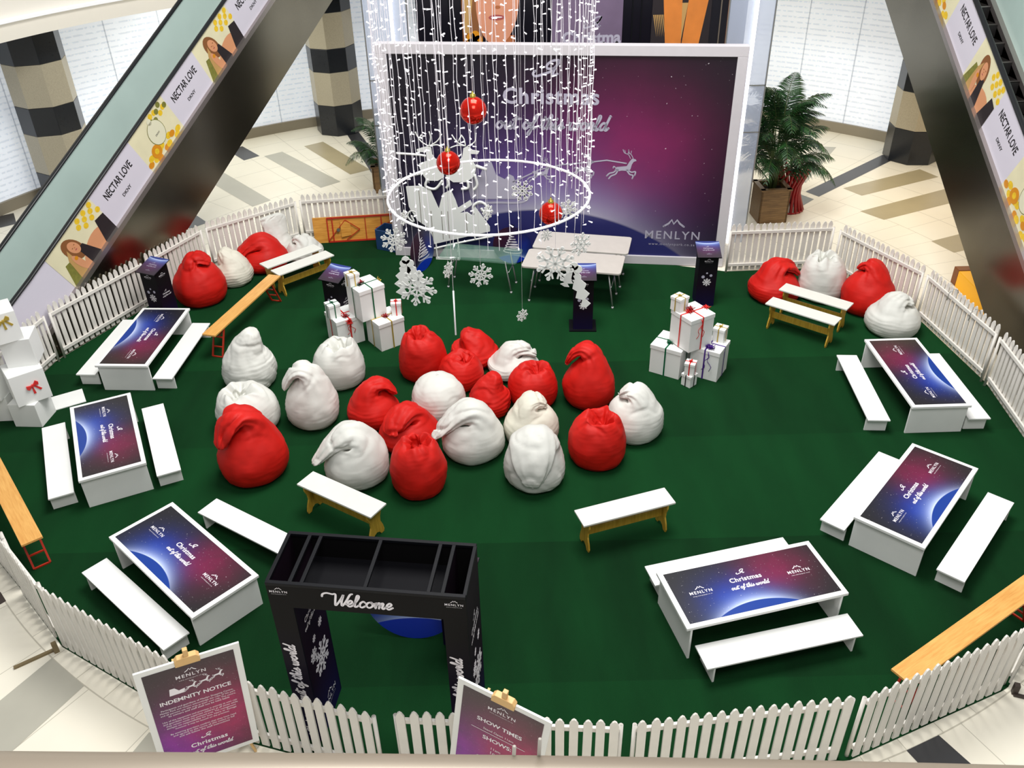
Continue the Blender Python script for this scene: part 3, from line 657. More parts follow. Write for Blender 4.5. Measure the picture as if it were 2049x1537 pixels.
def lift_panel(x, y, w, ang, label, xl):
    t = thing('glass_screen', label, 'glass screen', (x, y, -.01), ang)
    b = MB(); b.b2((-w/2, 0, 0), (w/2, .02, 5.8), 'lift_glass'); b.build('pane', t)
    b = MB(); b.tube([(xl, -.05, 0.02), (xl, -.05, 5.8)], .035, 'glow_white', 10); b.build('light_tube', t, label='glowing white vertical light tube')
    b = MB()
    for z in (2.2, 3.05, 4.6): b.b2((-w/2, -.006, z), (w/2, .0, z+.02), 'steel')
    for s in (-1, 1): b.b2((s*w/2-.012, -.006, 0), (s*w/2+.012, .026, 5.8), 'steel')
    b.build('mullion', t)
lift_panel(4.28, 15.95, .80, 0, 'tall glass screen with a glowing light tube right of the banner', .06)
lift_panel(-2.15, 16.9, .80, 0, 'tall glass screen with a glowing light tube behind the left end of the banner', .12)

# ------------------------------------------------------------------ escalators
def escalator(P0, az, slope, zb, zd, zt, sgn, smax, label, ads, first, wid=1.12):
    t = thing('escalator', label, 'escalator', (P0[0], P0[1], -.01), az); m = math.tan(slope)
    s1 = (.14-zd)/m; sE = s1-1.1
    F = Matrix.Diagonal((1, sgn, 1, 1))
    def side(y0, y1, poly, mname, name, **kw):
        b = MB(); P = poly; Mx = F @ T_((0, 0, 0)) @ RX(pi/2); b.prism(P, -y1, -y0, mname, Mx); return b.build(name, t, **kw)
    s0 = -zb/m
    truss = [(sE, 0), (max(s0, sE+.1), 0), (smax, zb+m*smax), (smax, zd-.1+m*smax), (s1, .04), (sE, .04)]
    side(0, .03, truss, 'cladding_steel', 'cladding'); side(wid-.03, wid, truss, 'cladding_steel', 'cladding')
    b = MB(); n_ = (Vector((1, 0, m))).normalized()
    b.add([(max(s0, sE+.1), .03, .0), (smax, .03, zb+m*smax), (smax, wid-.03, zb+m*smax), (max(s0, sE+.1), wid-.03, 0)], [(0, 1, 2, 3), (3, 2, 1, 0)], 'cladding_steel', F); b.build('soffit', t)
    for y0, y1 in ((-.012, .16), (wid-.16, wid+.012)):
        side(y0, y1, [(sE, .04), (s1, .04), (smax, zd-.1+m*smax), (smax, zd+m*smax), (s1, .14), (sE, .14)], 'deck_steel', 'deck')
    ztop = [(sE+.15, .14), (s1, .14), (smax, zd+m*smax), (smax, zt+m*smax-.03), ((1.0-zt)/m, .97), (sE+.15, .97), (sE-.05, .75), (sE-.05, .4)]
    bal = side(.06, .075, ztop, 'ad_white', 'balustrade_panel', label='balustrade covered in white advertising film'); side(wid-.075, wid-.06, ztop, 'green_glass', 'balustrade_glass', label='pale green glass balustrade')
    for y in (.067, wid-.067):
        sL = (1.0-zt)/m
        path = [(sE+.1, .18), (sE-.05, .22), (sE-.17, .4), (sE-.19, .6), (sE-.13, .82), (sE, .96), (sE+.2, 1.0), (sL-.5, 1.0), (sL-.15, 1.02), (sL+.2, 1.0+m*.25), (sL+.7, zt+m*(sL+.7)), (smax, zt+m*smax)]
        b = MB(); b.tube([(x, y, z) for x, z in path], .045, 'handrail_rubber', 10, M=F, flat=.6); b.build('handrail', t)
    # steps
    sb = MB(); sb.b2((0, .17, -.2), (.40, wid-.17, -.02), 'step_dark'); sb.b2((0, .17, -.02), (.37, wid-.17, 0), 'step_metal'); sb.b2((.0, .17, -.012), (.02, wid-.17, .003), 'deck_steel')
    st0 = None; k = int((smax-s1)/ .36)
    for i in range(k):
        s = s1+.25+i*.36
        if s > smax-.3: break
        if st0 is None: st0 = sb.build('step', t); o = st0
        else: o = st0.copy(); COL.objects.link(o)
        o.location = (s, 0, zd+m*s-.06+.02); o.scale = (1, sgn, 1)
    b = MB(); b.b2((sE, .16, 0), (s1+.25, wid-.16, .06), 'step_metal', F); b.build('landing_plate', t)
    # advertising pictures along the slope, X along slope, Y square to it
    ang = slope if sgn > 0 else slope
    for (sa, sb_, kind) in ads:
        L = (sb_-sa)/cos(slope); Hh = (zt-zd-.03)*cos(slope)
        b = MB(); org = Vector((sa, 0, zd+m*sa)); ax = Vector((cos(slope), 0, sin(slope))); ay = Vector((-sin(slope), 0, cos(slope)))
        nrm_y = .057
        def M_(depth):
            y = sgn*(nrm_y-depth)
            if sgn > 0: return Matrix(((ax.x, ay.x, 0, org.x), (0, 0, -1, y), (ax.z, ay.z, 0, org.z), (0, 0, 0, 1)))
            o2 = org+ax*L
            return Matrix(((-ax.x, ay.x, 0, o2.x), (0, 0, 1, y), (-ax.z, ay.z, 0, o2.z), (0, 0, 0, 1)))
        def el(cx, cy, rx, ry, mm, d, rot=0):
            b.add([(cx+rx*cos(a)*cos(rot)-ry*sin(a)*sin(rot), cy+rx*cos(a)*sin(rot)+ry*sin(a)*cos(rot), 0) for a in [2*pi*i/22 for i in range(22)]], [tuple(range(22))], mm, M_(d))
        def pl(P, mm, d): b.add([(x, y, 0) for x, y in P], [tuple(range(len(P)))], mm, M_(d))
        if kind == 'text':
            pl([(0, 0), (L, 0), (L, Hh), (0, Hh)], 'ad_white', .001)
            b.put(fit(text('NECTAR LOVE', 1, .02, .62, 'letter_black'), .78), M_(.003) @ T_((L/2, Hh*.56, 0)))
            b.put(fit(text('DKNY', 1, .02, 1, 'letter_black'), .24), M_(.003) @ T_((L/2, Hh*.26, 0)))
            b.build('advert_text', bal, label='white advert reading NECTAR LOVE')
        elif kind == 'woman':
            pl([(0, 0), (L, 0), (L, Hh), (0, Hh)], 'ad_cream', .001)
            pl([(L*.02, 0), (L*.22, 0), (L*.30, Hh*.45), (L*.12, Hh*.5)], 'olive', .002)
            for k in range(9): el(L*(.62+.045*k), Hh*(.78+.14*sin(k*2.1)), .05, .05, 'flower_yellow', .002+.0001*k)
            el(L*.60, Hh*.10, L*.30, Hh*.30, 'skin', .003, .35); pl([(L*.42, 0), (L*.62, 0), (L*.50, Hh*.5), (L*.40, Hh*.5)], 'cloth_black', .0045); pl([(L*.75, 0), (L, 0), (L, Hh*.5), (L*.84, Hh*.55)], 'cloth_black', .004)
            el(L*.36, Hh*.58, .15, .25, 'hair', .0042, .35); pl([(L*.20, Hh*.5), (L*.28, Hh*.7), (L*.30, 0), (L*.16, 0)], 'hair_light', .0044)
            el(L*.38, Hh*.60, .085, .14, 'skin', .006, .35); el(L*.30, Hh*.25, .06, .2, 'skin', .0062, .2); el(L*.30, Hh*.40, .035, .035, 'flower_deep', .007)
            for dx_ in (-.03, .035): el(L*.38+dx_, Hh*.63+dx_*.35, .014, .008, 'hair', .0075)
            el(L*.385, Hh*.53, .024, .01, 'lips', .0075); el(L*.385, Hh*.585, .008, .012, 'skin_dark', .0075)
            b.build('advert_picture', bal, label='advert picture of a woman with long hair')
        elif kind == 'bottle':
            pl([(0, 0), (L, 0), (L, Hh), (0, Hh)], 'ad_cream', .001)
            for k in range(12): el(L*(.06+.075*k), Hh*(.12+.10*sin(k*1.7)), .07, .055, 'flower_yellow' if k % 3 else 'flower_deep', .002+.0001*k)
            for k in range(9): el(L*(.55+.05*k), Hh*(.82+.10*sin(k*2.3)), .05, .05, 'flower_yellow' if k % 2 else 'olive', .002+.0001*k)
            el(L*.30, Hh*.22, .12, .12, 'flower_deep', .005); el(L*.30, Hh*.22, .05, .05, 'flower_yellow', .006)
            el(L*.52, Hh*.52, .20, .23, 'olive', .0055); el(L*.52, Hh*.52, .19, .22, 'bottle_pale', .006); el(L*.52, Hh*.84, .05, .06, 'bottle_pale', .006)
            b.put(fit(text('DKNY', 1, .02, 1, 'letter_black'), .12), M_(.007) @ T_((L*.52, Hh*.46, 0))); b.build('advert_picture', bal, label='advert picture of a pale perfume bottle and yellow flowers')
    return t
escalator((-6.6, 13.6), R_(64), R_(30), .03, 1.49, 2.36, 1, 8.0, 'escalator rising on the left side of the court',
 [(-.95, .14, 'woman'), (.14, 1.18, 'text'), (1.18, 2.1, 'bottle'), (2.1, 3.02, 'text'), (3.02, 4.05, 'woman'), (4.05, 5.1, 'text'), (5.1, 6.1, 'bottle')], True)
escalator((7.3, 13.6), R_(91.3), R_(31), 1.73, 3.2, 4.14, -1, 5.0, 'escalator rising on the right side of the court with its steps showing',
 [(-3.2, -2.2, 'text'), (-2.2, -1.21, 'bottle'), (-1.21, -.26, 'text'), (-.26, .67, 'woman'), (.67, 1.6, 'text'), (1.6, 2.6, 'bottle'), (2.6, 3.6, 'text')], False)

b = MB(); b.b2((-.75, -.75, 0), (.75, .72, .3), 'yellow_patch'); b.b2((-.75, .721, 0), (.75, .9, .31), 'brown_patch'); o = b.build('yellow_block', None, .01); tag(o, 'bright yellow low block for an unidentified yellow patch under the right escalator', 'box'); place(o, (8.72, 13.15, -.01))  # block for an unidentified yellow patch, its colour emits faintly

# ------------------------------------------------------------------ palms and planters
def frond_mesh(seed, L):
    rnd = random.Random(seed); b = MB(); droop = rnd.uniform(.5, .9); n_ = 26; P = []
    for i in range(n_+1):
        s = i/n_; P.append(Vector((L*(s*.72+.12*s*s), 0, L*(s*.85-droop*s*s*s*.95))))
    b.tube(P, [.012*(1-.8*i/n_) for i in range(n_+1)], 'stem_green', 5)
    for i in range(4, n_+1):
        s = i/n_; p = P[i]; tg = (P[min(i+1, n_)]-P[i-1]).normalized(); ll = L*.36*sin(pi*min(1, .12+s*.88))**.6*(1-.4*s)
        for sg in (-1, 1):
            for q in (0, .5):
                p2 = p+tg*q*L/n_; d = (tg*.55+Vector((0, sg*.85, 0))+Vector((0, 0, -.25+rnd.uniform(-.12, .12)))).normalized(); e = p2+d*ll*.6; tip = p2+d*ll+Vector((0, 0, -.28*ll)); w = tg*.011
                b.add([p2-w*.6, p2+w*.6, e+w, e-w, tip], [(0, 1, 2, 3), (3, 2, 4)], 'leaf_green' if rnd.random() > .35 else 'leaf_dark')
    return b
FR = [frond_mesh(k, L) for k, L in enumerate((1.35, 1.25, 1.1, .9))]; FRO = None
def palm(x, y, z, h, cnt, label, seed):
    global FRO
    t = thing('potted_palm', label, 'plant', (x, y, z)); rnd = random.Random(seed)
    for k in range(5):
        a = k*1.256; b = MB(); b.tube([(.05*cos(a), .05*sin(a), -.15), (.09*cos(a), .09*sin(a), h*.35), (.16*cos(a), .16*sin(a), h*.75)], [.028, .022, .012], 'stem_green', 7); b.build('stem', t)
    if FRO is None: FRO = [f.build('frond', t) for f in FR]; base = FRO; use = [True]*4
    else: use = [False]*4
    for i in range(cnt):
        k = i % 4
        if use[k]: o = FRO[k]; use[k] = False
        else: o = FRO[k].copy(); COL.objects.link(o); o.parent = t
        a = i*2.4+rnd.uniform(-.3, .3); zz = h*(.1+.68*((i*7) % cnt)/cnt)
        tilt = -.75*((i*7) % cnt)/cnt+rnd.uniform(-.15, .15)+.1
        o.location = (.12*cos(a), .12*sin(a), zz); o.rotation_euler = (0, tilt, a); o.scale = (1, 1, 1) if z > .3 else (.7, .7, .7)
def planter(x, y, w, h, rz, label):
    t = thing('wooden_planter', label, 'planter', (x, y, -.01), rz); b = MB(); s = w/2
    for a in range(4): b.box((0, -s+.02, h/2), (w, .04, h), 'planter_wood', 0, RZ(a*pi/2))
    b.build('box', t, .004); b = MB()
    for a in range(4): b.box((0, -s+.03, h+.015), (w+.06, .10, .03), 'planter_wood', 0, RZ(a*pi/2))
    b.build('rim', t, .003); b = MB(); b.b2((-s+.04, -s+.04, h-.16), (s-.04, s-.04, h-.1), 'soil'); b.build('soil', t)
planter(5.46, 17.15, .60, .70, R_(3), 'wooden planter box under the palm behind the back right fence')
palm(5.46, 17.15, .60, 1.75, 44, 'tall green palm in the wooden planter right of the banner', 3)
planter(-2.80, 19.4, .6, .6, R_(10), 'wooden planter box half hidden behind the left end of the banner')
palm(-2.80, 19.4, .29, 1.0, 22, 'green palm half hidden behind the hanging lights at the left', 5)
t = thing('red_stool', 'glossy red flared stand behind the wooden planter', 'stand', (5.98, 17.62, -.01)); b = MB()
for k in range(20):
    a = 2*pi*k/20; b.tube([(r*cos(a+tw), r*sin(a+tw), z) for r, z, tw in ((.34, 0, 0), (.22, .35, .15), (.22, .55, .25), (.34, .85, .4), (.40, .98, .45))], .034, 'red_gloss', 5)
b.build('slats', t); b = MB(); b.tube([(.4*cos(2*pi*i/30), .4*sin(2*pi*i/30), .98) for i in range(30)], .02, 'red_gloss', 6, True); b.tube([(.34*cos(2*pi*i/30), .34*sin(2*pi*i/30), .02) for i in range(30)], .02, 'red_gloss', 6, True); b.build('hoop', t)

# ------------------------------------------------------------------ pedestals
def make_ped():
    t = thing('pedestal', 'x', 'pedestal', group='dark printed pedestals'); 
    b = MB(); b.add([(-.16, -.16, 0), (.16, -.16, 0), (.16, .16, 0), (-.16, .16, 0), (-.16, -.16, .93), (.16, -.16, .93), (.16, .16, 1.02), (-.16, .16, 1.02)], [(3, 2, 1, 0), (0, 1, 5, 4), (1, 2, 6, 5), (2, 3, 7, 6), (3, 0, 4, 7), (4, 5, 6, 7)], 'pedestal_print'); b.build('column', t)
    b = MB(); b.b2((-.2, -.21, -.008), (.2, .21, .008), 'pedestal_top_print'); b.box((0, 0, -.004), (.404, .424, .012), 'black_frame'); o = b.build('top_board', t); o.location = (0, 0, .992); o.rotation_euler = (math.atan2(.09, .32), 0, 0)
    b = MB(); Mt_ = T_((0, 0, .992)) @ RX(math.atan2(.09, .32)); b.put(title('letter_grey'), Mt_ @ T_((0, 0, .0095)) @ SC(.2)); b.build('lettering', t); b = MB(); b.put(logo('letter_grey', False), Mt_ @ T_((0, -.13, .0095)) @ SC(.08)); b.build('logo', t)
    for a in (0, pi/2):
        b = MB(); b.put(logo(www=True), RZ(a) @ T_((0, -.162, .84)) @ UPR @ SC(.14, .14, 1)); b.build('logo', t)
    b = MB()
    Mf = T_((0, -.162, 0)) @ UPR
    flake(b, (0, .46), .075, 'letter_white', 0, .001, Mf); b.build('snowflake_print', t, label='white printed snowflake')
    for x, z, r in ((-.07, .56, .028), (.06, .585, .024), (-.01, .63, .016)): b = MB(); b.disc((x, z), r, 0, .001, 'letter_grey', Mf); b.build('snowflake_print', t, label='small pale printed snowflake')
    b = MB(); b.put(title(), RZ(pi/2) @ T_((0, -.162, .5)) @ UPR @ SC(.2, .2, 1)); b.build('lettering', t, label='white printed lettering')
    return t
pd = make_ped()
for i, (x, y, a, l) in enumerate([(-6.0, 13.38, -24, 'dark printed pedestal against the left fence behind the upper left table'), (-2.86, 12.93, -26, 'dark printed pedestal behind the left pile of gift boxes'),
 (1.21, 12.76, -3, 'dark printed pedestal in front of the folding tables, on a black base plate'), (3.38, 13.5, -3, 'dark printed pedestal at the right end of the banner'), (-.60, 6.24, 172, 'dark printed pedestal hidden behind the right leg of the gate')]):
    p_ = place(pd if i == 0 else copy_tree(pd), (x, y, 0), R_(a), l)
    if i == 2: b = MB(); b.b2((-.225, -.22, 0), (.225, .17, .02), 'black_frame'); b.build('base_plate', p_)

# ------------------------------------------------------------------ welcome gate
G0 = Vector((-1.262, 4.92)); t = thing('welcome_gate', 'black printed portal gate reading Welcome at the entrance', 'gate', (G0.x+.035, G0.y, 0), R_(-7.4))
HW, GD, GH, LW = .825, .60, 2.09, .195
for s in (-1, 1):
    xo, xi = s*HW, s*(HW-LW)
    b = MB(); b.b2((min(xo, xi), 0, 0), (max(xo, xi), .02, GH-.02), 'gate_print'); b.b2((min(xo, xi), GD-.02, 0), (max(xo, xi), GD, GH-.02), 'gate_print')
    b.b2((xo-.01*s-.01, .02, 0), (xo-.01*s+.01, GD-.02, GH-.02), 'gate_inner_print'); b.b2((xi+.01*s-.01, .02, 0), (xi+.01*s+.01, GD-.02, GH-.02), 'gate_inner_print'); b.build('leg', t)
xi = HW-LW
b = MB(); b.b2((-xi, 0, GH-.27), (xi, .02, GH-.02), 'gate_print'); b.b2((-xi, GD-.02, GH-.27), (xi, GD, GH-.02), 'gate_print'); b.b2((-xi, .02, GH-.27), (xi, GD-.02, GH-.25), 'black_panel'); b.build('lintel', t)
b = MB(); z = GH-.02
for y in (0.012, GD-.012): b.b2((-HW, y-.018, z), (HW, y+.018, z+.03), 'black_frame')
for f in (0.006, .12, .18, .5, .815, .885, .994): x = -HW+2*HW*f; b.b2((x-.016, 0.02, z), (x+.016, GD-.02, z+.028), 'black_frame')
b.build('top_frame', t, .003)
b = MB(); Wc = script('Welcome', .06); b.put(Wc, T_((-.07, -.003, GH-.20)) @ UPR @ SC(.60, .60, 1)); b.build('welcome_lettering', t, label='white script word Welcome')
for s in (-1, 1):
    b = MB(); xc = s*(HW-LW/2); b.put(logo(), T_((xc, -.003, GH-.1)) @ UPR @ SC(.15, .15, 1)); b.build('logo', t, label='white printed logo'); b = MB()
    V = T_((xc, -.003, .62)) @ UPR @ RZ(pi/2); b.put(script('out of this world', .08), V @ T_((.36, -.03, 0)) @ SC(.78, .78, 1)); b.put(fit(text('Christmas', 1, .03), .42), V @ T_((-.28, -.035, 0))); b.put(fit(script('A', .07), .1), V @ T_((-.55, -.03, 0))); b.build('lettering', t, label='white lettering running up the leg')
for xs in (-(HW-LW)+.003, HW+.003):
    b = MB(); V = T_((xs, GD/2, 0)) @ RZ(pi/2) @ UPR
    b.put(title(), V @ T_((0, 1.45, 0)) @ SC(.38, .38, 1)); b.build('lettering', t, label='white printed lettering')
    for x, z, r in ((.03, .82, .19), (-.13, 1.02, .08), (.12, 1.18, .05), (-.06, 1.16, .04)): b = MB(); flake(b, (x, z), r, 'letter_white', 0, .001, V); b.build('snowflake_print', t, label='white printed snowflake')
    b = MB(); b.put(logo(), V @ T_((.02, .22, 0)) @ SC(.32, .32, 1)); b.build('logo', t, label='white printed logo')

def bauble_sign(name, r, x, y, rz, lean, label, pm, kind):
    t = thing(name, label, 'sign', (x, y, 0), rz)
    M0 = RX(-lean); b = MB(); b.disc((0, 0), r, -.012, 0, pm, UPR, 48); o = b.build('board', t); o.location = M0 @ Vector((0, 0, r*1.0)); o.rotation_euler = (-lean, 0, 0)
    Q = M0 @ T_((0, -.0, r)) @ UPR
    b = MB(); b.prism([(-.09*r, r*.98), (.09*r, r*.98), (.14*r, r*1.14), (.05*r, r*1.08), (0, r*1.16), (-.05*r, r*1.08), (-.14*r, r*1.14)][::-1], -.012, 0, 'black_panel', Q)
    if kind == 'tree': b.build('cap', t)
    b = MB()
    if kind == 'tree':
        pts = []; n_ = 150
        for i in range(n_): f = i/(n_-1); a = f*2*pi*7; ww = r*(.06+.42*f); pts.append((ww*cos(a), r*(.62-1.0*f)+ww*.18*sin(a)))
        ribbon(b, [Vector((x_, y_, .002)) for x_, y_ in pts], r*.022, 'letter_white', .002, Q)
    else: b.put(script('Welcome', .05), Q @ T_((.05, -.36*r, .003)) @ SC(r*1.25, r*1.25, 1))
    b.build('lettering' if kind != 'tree' else 'tree_drawing', t)
    b = MB(); q_ = .12 if kind == 'tree' else .75; b.bar((0, .04+r*lean, r), (0, q_, 0.02), .04, .02, 'black_frame'); b.bar((0, .02, .02), (0, q_, .02), .03, .02, 'black_frame'); b.build('strut', t)
bauble_sign('bauble_sign', .40, -1.60, 15.02, R_(62), .05, 'round dark bauble shaped sign with a white scribbled tree, turned sideways at left', 'disc_print', 'tree')
bauble_sign('bauble_sign', .365, .06, 15.22, R_(-8), .05, 'round dark bauble shaped sign with a white scribbled tree, facing forward below the light ring', 'disc_print', 'tree')
bauble_sign('bauble_sign', .55, -1.10, 6.20, R_(-6), .35, 'large round blue welcome sign standing behind the black gate', 'welcome_disc_print', 'welcome')

# ------------------------------------------------------------------ notice boards
def notice(TL, yaw, roll, w, h, label, kind):
    r = Vector((cos(yaw), sin(yaw), 0)); dn = Vector((0, 0, -1)); r2 = r*cos(roll)-dn*sin(roll); d2 = dn*cos(roll)+r*sin(roll)
    C = Vector(TL)+r2*w/2+d2*h/2
    t = thing('notice_board', label, 'notice board', (C.x, C.y, 0), yaw)
    Q = T_((0, 0, C.z)) @ RY(-roll if True else roll)
    def bd(b, name, **kw): return b.build(name, t, **kw)
    b = MB(); b.b2((-w/2, 0, -h/2), (w/2, .02, h/2), 'white_board', Q); bd(b, 'board', bevel=.002)
    b = MB(); b.b2((-w/2+.055, -.003, -h/2+.055), (w/2-.055, 0, h/2-.055), 'notice_print'); o = bd(b, 'printed_sheet'); o.matrix_local = Q
    b = MB(); P = Q @ T_((0, -.005, 0)) @ UPR; tx = lambda s_, ww, z, bo=.02: b.put(fit(text(s_, 1, bo), ww), P @ T_((0, z, 0)))
    b.put(logo(), P @ T_((0, h/2-.2, 0)) @ SC(.24, .24, 1)); bd(b, 'logo', label='white printed logo'); b = MB()
    if kind == 'indemnity':
        for k in range(3): stag(b, P @ T_((-.02+.11*k, h/2-.34+.02*k, 0)) @ SC(.11, .11, 1), 'letter_white')
        b.add([(x_, y_, 0) for x_, y_ in ((-.2, -.02), (-.08, -.02), (-.07, .03), (-.12, .02), (-.15, .06), (-.19, .06))], [(0, 1, 2, 3, 4, 5)], 'letter_white', P @ T_((0, h/2-.35, 0)))
        bd(b, 'sleigh_print', label='white printed reindeer and sleigh'); b = MB(); tx('INDEMNITY NOTICE', .58, h/2-.46, .022); z = h/2-.50; 
        lines = ['Participants and guardians of Menlyn Shopping Centre,', 'Menlyn Park and visitors acknowledge the rules of the park', 'and all persons use this area at their own risk. The centre,', 'its owners and staff shall not be held liable', None, 'Use of the equipment and premises is entirely at own risk', 'and guardians must supervise children at all times while', 'they remain inside the enclosed area. The management', 'accepts no responsibility for loss, injury or damage', 'however it may be caused on the premises', None, 'By entering guardians confirm that they have read', 'and agreed to the terms of this notice in full', 'and will follow the staff instructions']
        for L_ in lines:
            z -= .029
            if L_: b.put(fit(text(L_, 1, .0), min(.62, .0112*len(L_))), P @ T_((0, z, 0)))
        b.put(title(), P @ T_((.02, -h/2+.2, 0)) @ SC(.38, .38, 1))
    else:
        tx('SHOW TIMES', .40, h/2-.40, .022); tx('Stand Open 11am', .27, h/2-.49, .0); ribbon(b, [Vector((-.24, h/2-.52, 0)), Vector((.24, h/2-.52, 0))], .003, 'letter_white', 0, P)
        tx('SHOWS:', .26, h/2-.62, .022); z = h/2-.66
        for L_ in ('11am', '1pm', '3pm', '5pm'): z -= .065; b.put(fit(text(L_, 1, 0), .085), P @ T_((0, z, 0)))
        b.put(title(), P @ T_((0, -h/2+.18, 0)) @ SC(.38, .38, 1))
    bd(b, 'lettering', label='white printed lettering')
    b = MB(); b.prism([(-.1, -.045), (.1, -.045), (.1, .01), (.075, .04), (-.075, .04), (-.1, .01)], -.03, .028, 'clip_wood', Q @ T_((0, .0, h/2+.005)) @ UPR); b.b2((-.02, -.02, h/2+.03), (.02, .02, h/2+.12), 'clip_wood', Q); bd(b, 'clip', bevel=.004, label='pale wooden clip')
    for k, (xa, ya) in enumerate(((-.30, -.02), (.30, -.02), (0, .42))):
        if k < 2: a_ = (xa*.25, .035, C.z+h/2); c_ = (xa*1.1, .035, 0)
        else: a_ = (0, .035, C.z+h/2-.02); c_ = (0, .30 if kind == 'indemnity' else .10, 0)
        b = MB(); b.bar(a_, c_, .03, .02, 'clip_wood'); bd(b, 'easel_leg')
notice((-3.118, 4.597, 1.52), .42, -.047, .84, 1.32, 'purple framed indemnity notice board outside the front fence at lower left', 'indemnity')
notice((-.478, 4.44, 1.60), -.461, -.135, .81, 1.14, 'purple framed show times board outside the front fence at bottom centre', 'show')

# ------------------------------------------------------------------ bean bags
STY = {
 'peak': [(0, 0, .03, 1), (0, .0, .66, 1), (0, .08, .90, 1), (0, .28, 1.0, 1), (.02, .48, .90, 1), (.08, .66, .68, 1), (.20, .80, .52, .95), (.32, .92, .40, .85), (.40, .985, .28, .75), (.42, 1.0, .02, .7)],
 'flop': [(0, 0, .03, 1), (0, 0, .66, 1), (0, .10, .92, 1), (0, .32, 1, 1), (-.04, .54, .88, 1), (-.10, .74, .66, .95), (-.06, .90, .52, .8), (.18, 1.0, .46, .6), (.48, .95, .42, .5), (.74, .80, .36, .42), (.88, .68, .27, .4), (.93, .64, .03, .4)],
 'fold': [(0, 0, .03, 1), (0, 0, .68, 1), (0, .12, .93, 1), (0, .38, 1, 1), (-.02, .62, .86, 1), (-.06, .80, .66, .9), (.0, .94, .52, .65), (.20, .99, .44, .5), (.42, .92, .36, .42), (.54, .86, .24, .4), (.58, .84, .03, .4)],
 'slump': [(0, 0, .03, 1), (0, 0, .70, 1), (0, .14, .94, 1), (0, .42, 1, 1), (0, .66, .92, 1), (.03, .84, .80, 1), (.07, .96, .64, 1), (.10, 1.0, .50, 1), (.14, .92, .36, 1), (.17, .80, .24, 1), (.19, .74, .12, 1), (.20, .74, .01, 1)],
 'long': [(0, 0, .03, 1), (0, 0, .66, 1), (0, .10, .92, 1), (0, .34, 1, 1), (-.03, .58, .90, 1), (-.04, .78, .74, .92), (.08, .92, .60, .75), (.38, .90, .50, .6), (.74, .76, .40, .55), (1.05, .60, .30, .5), (1.28, .50, .18, .5), (1.34, .47, .02, .5)],
 'drape': [(0, 0, .03, 1), (0, 0, .66, 1), (0, .10, .92, 1), (0, .34, 1, 1), (-.04, .58, .94, 1), (-.06, .80, .82, .9), (.06, .96, .78, .7), (.36, .96, .72, .5), (.66, .80, .62, .42), (.90, .55, .46, .4), (1.0, .34, .26, .4), (1.02, .28, .02, .4)],
 'dome': [(0, 0, .03, 1), (0, 0, .66, 1), (0, .12, .93, 1), (0, .38, 1, 1), (.02, .64, .92, 1), (.05, .84, .72, 1), (.08, .95, .46, 1), (.12, 1.0, .24, 1), (.14, 1.0, .02, 1)],
 'tall': [(0, 0, .03, 1), (0, 0, .8, .7), (0, .08, 1.0, .75), (0, .28, 1.0, .7), (.1, .5, .85, .55), (.2, .72, .9, .4), (.26, .9, .85, .3), (.28, .98, .7, .25), (.28, 1.0, .1, .2)]}
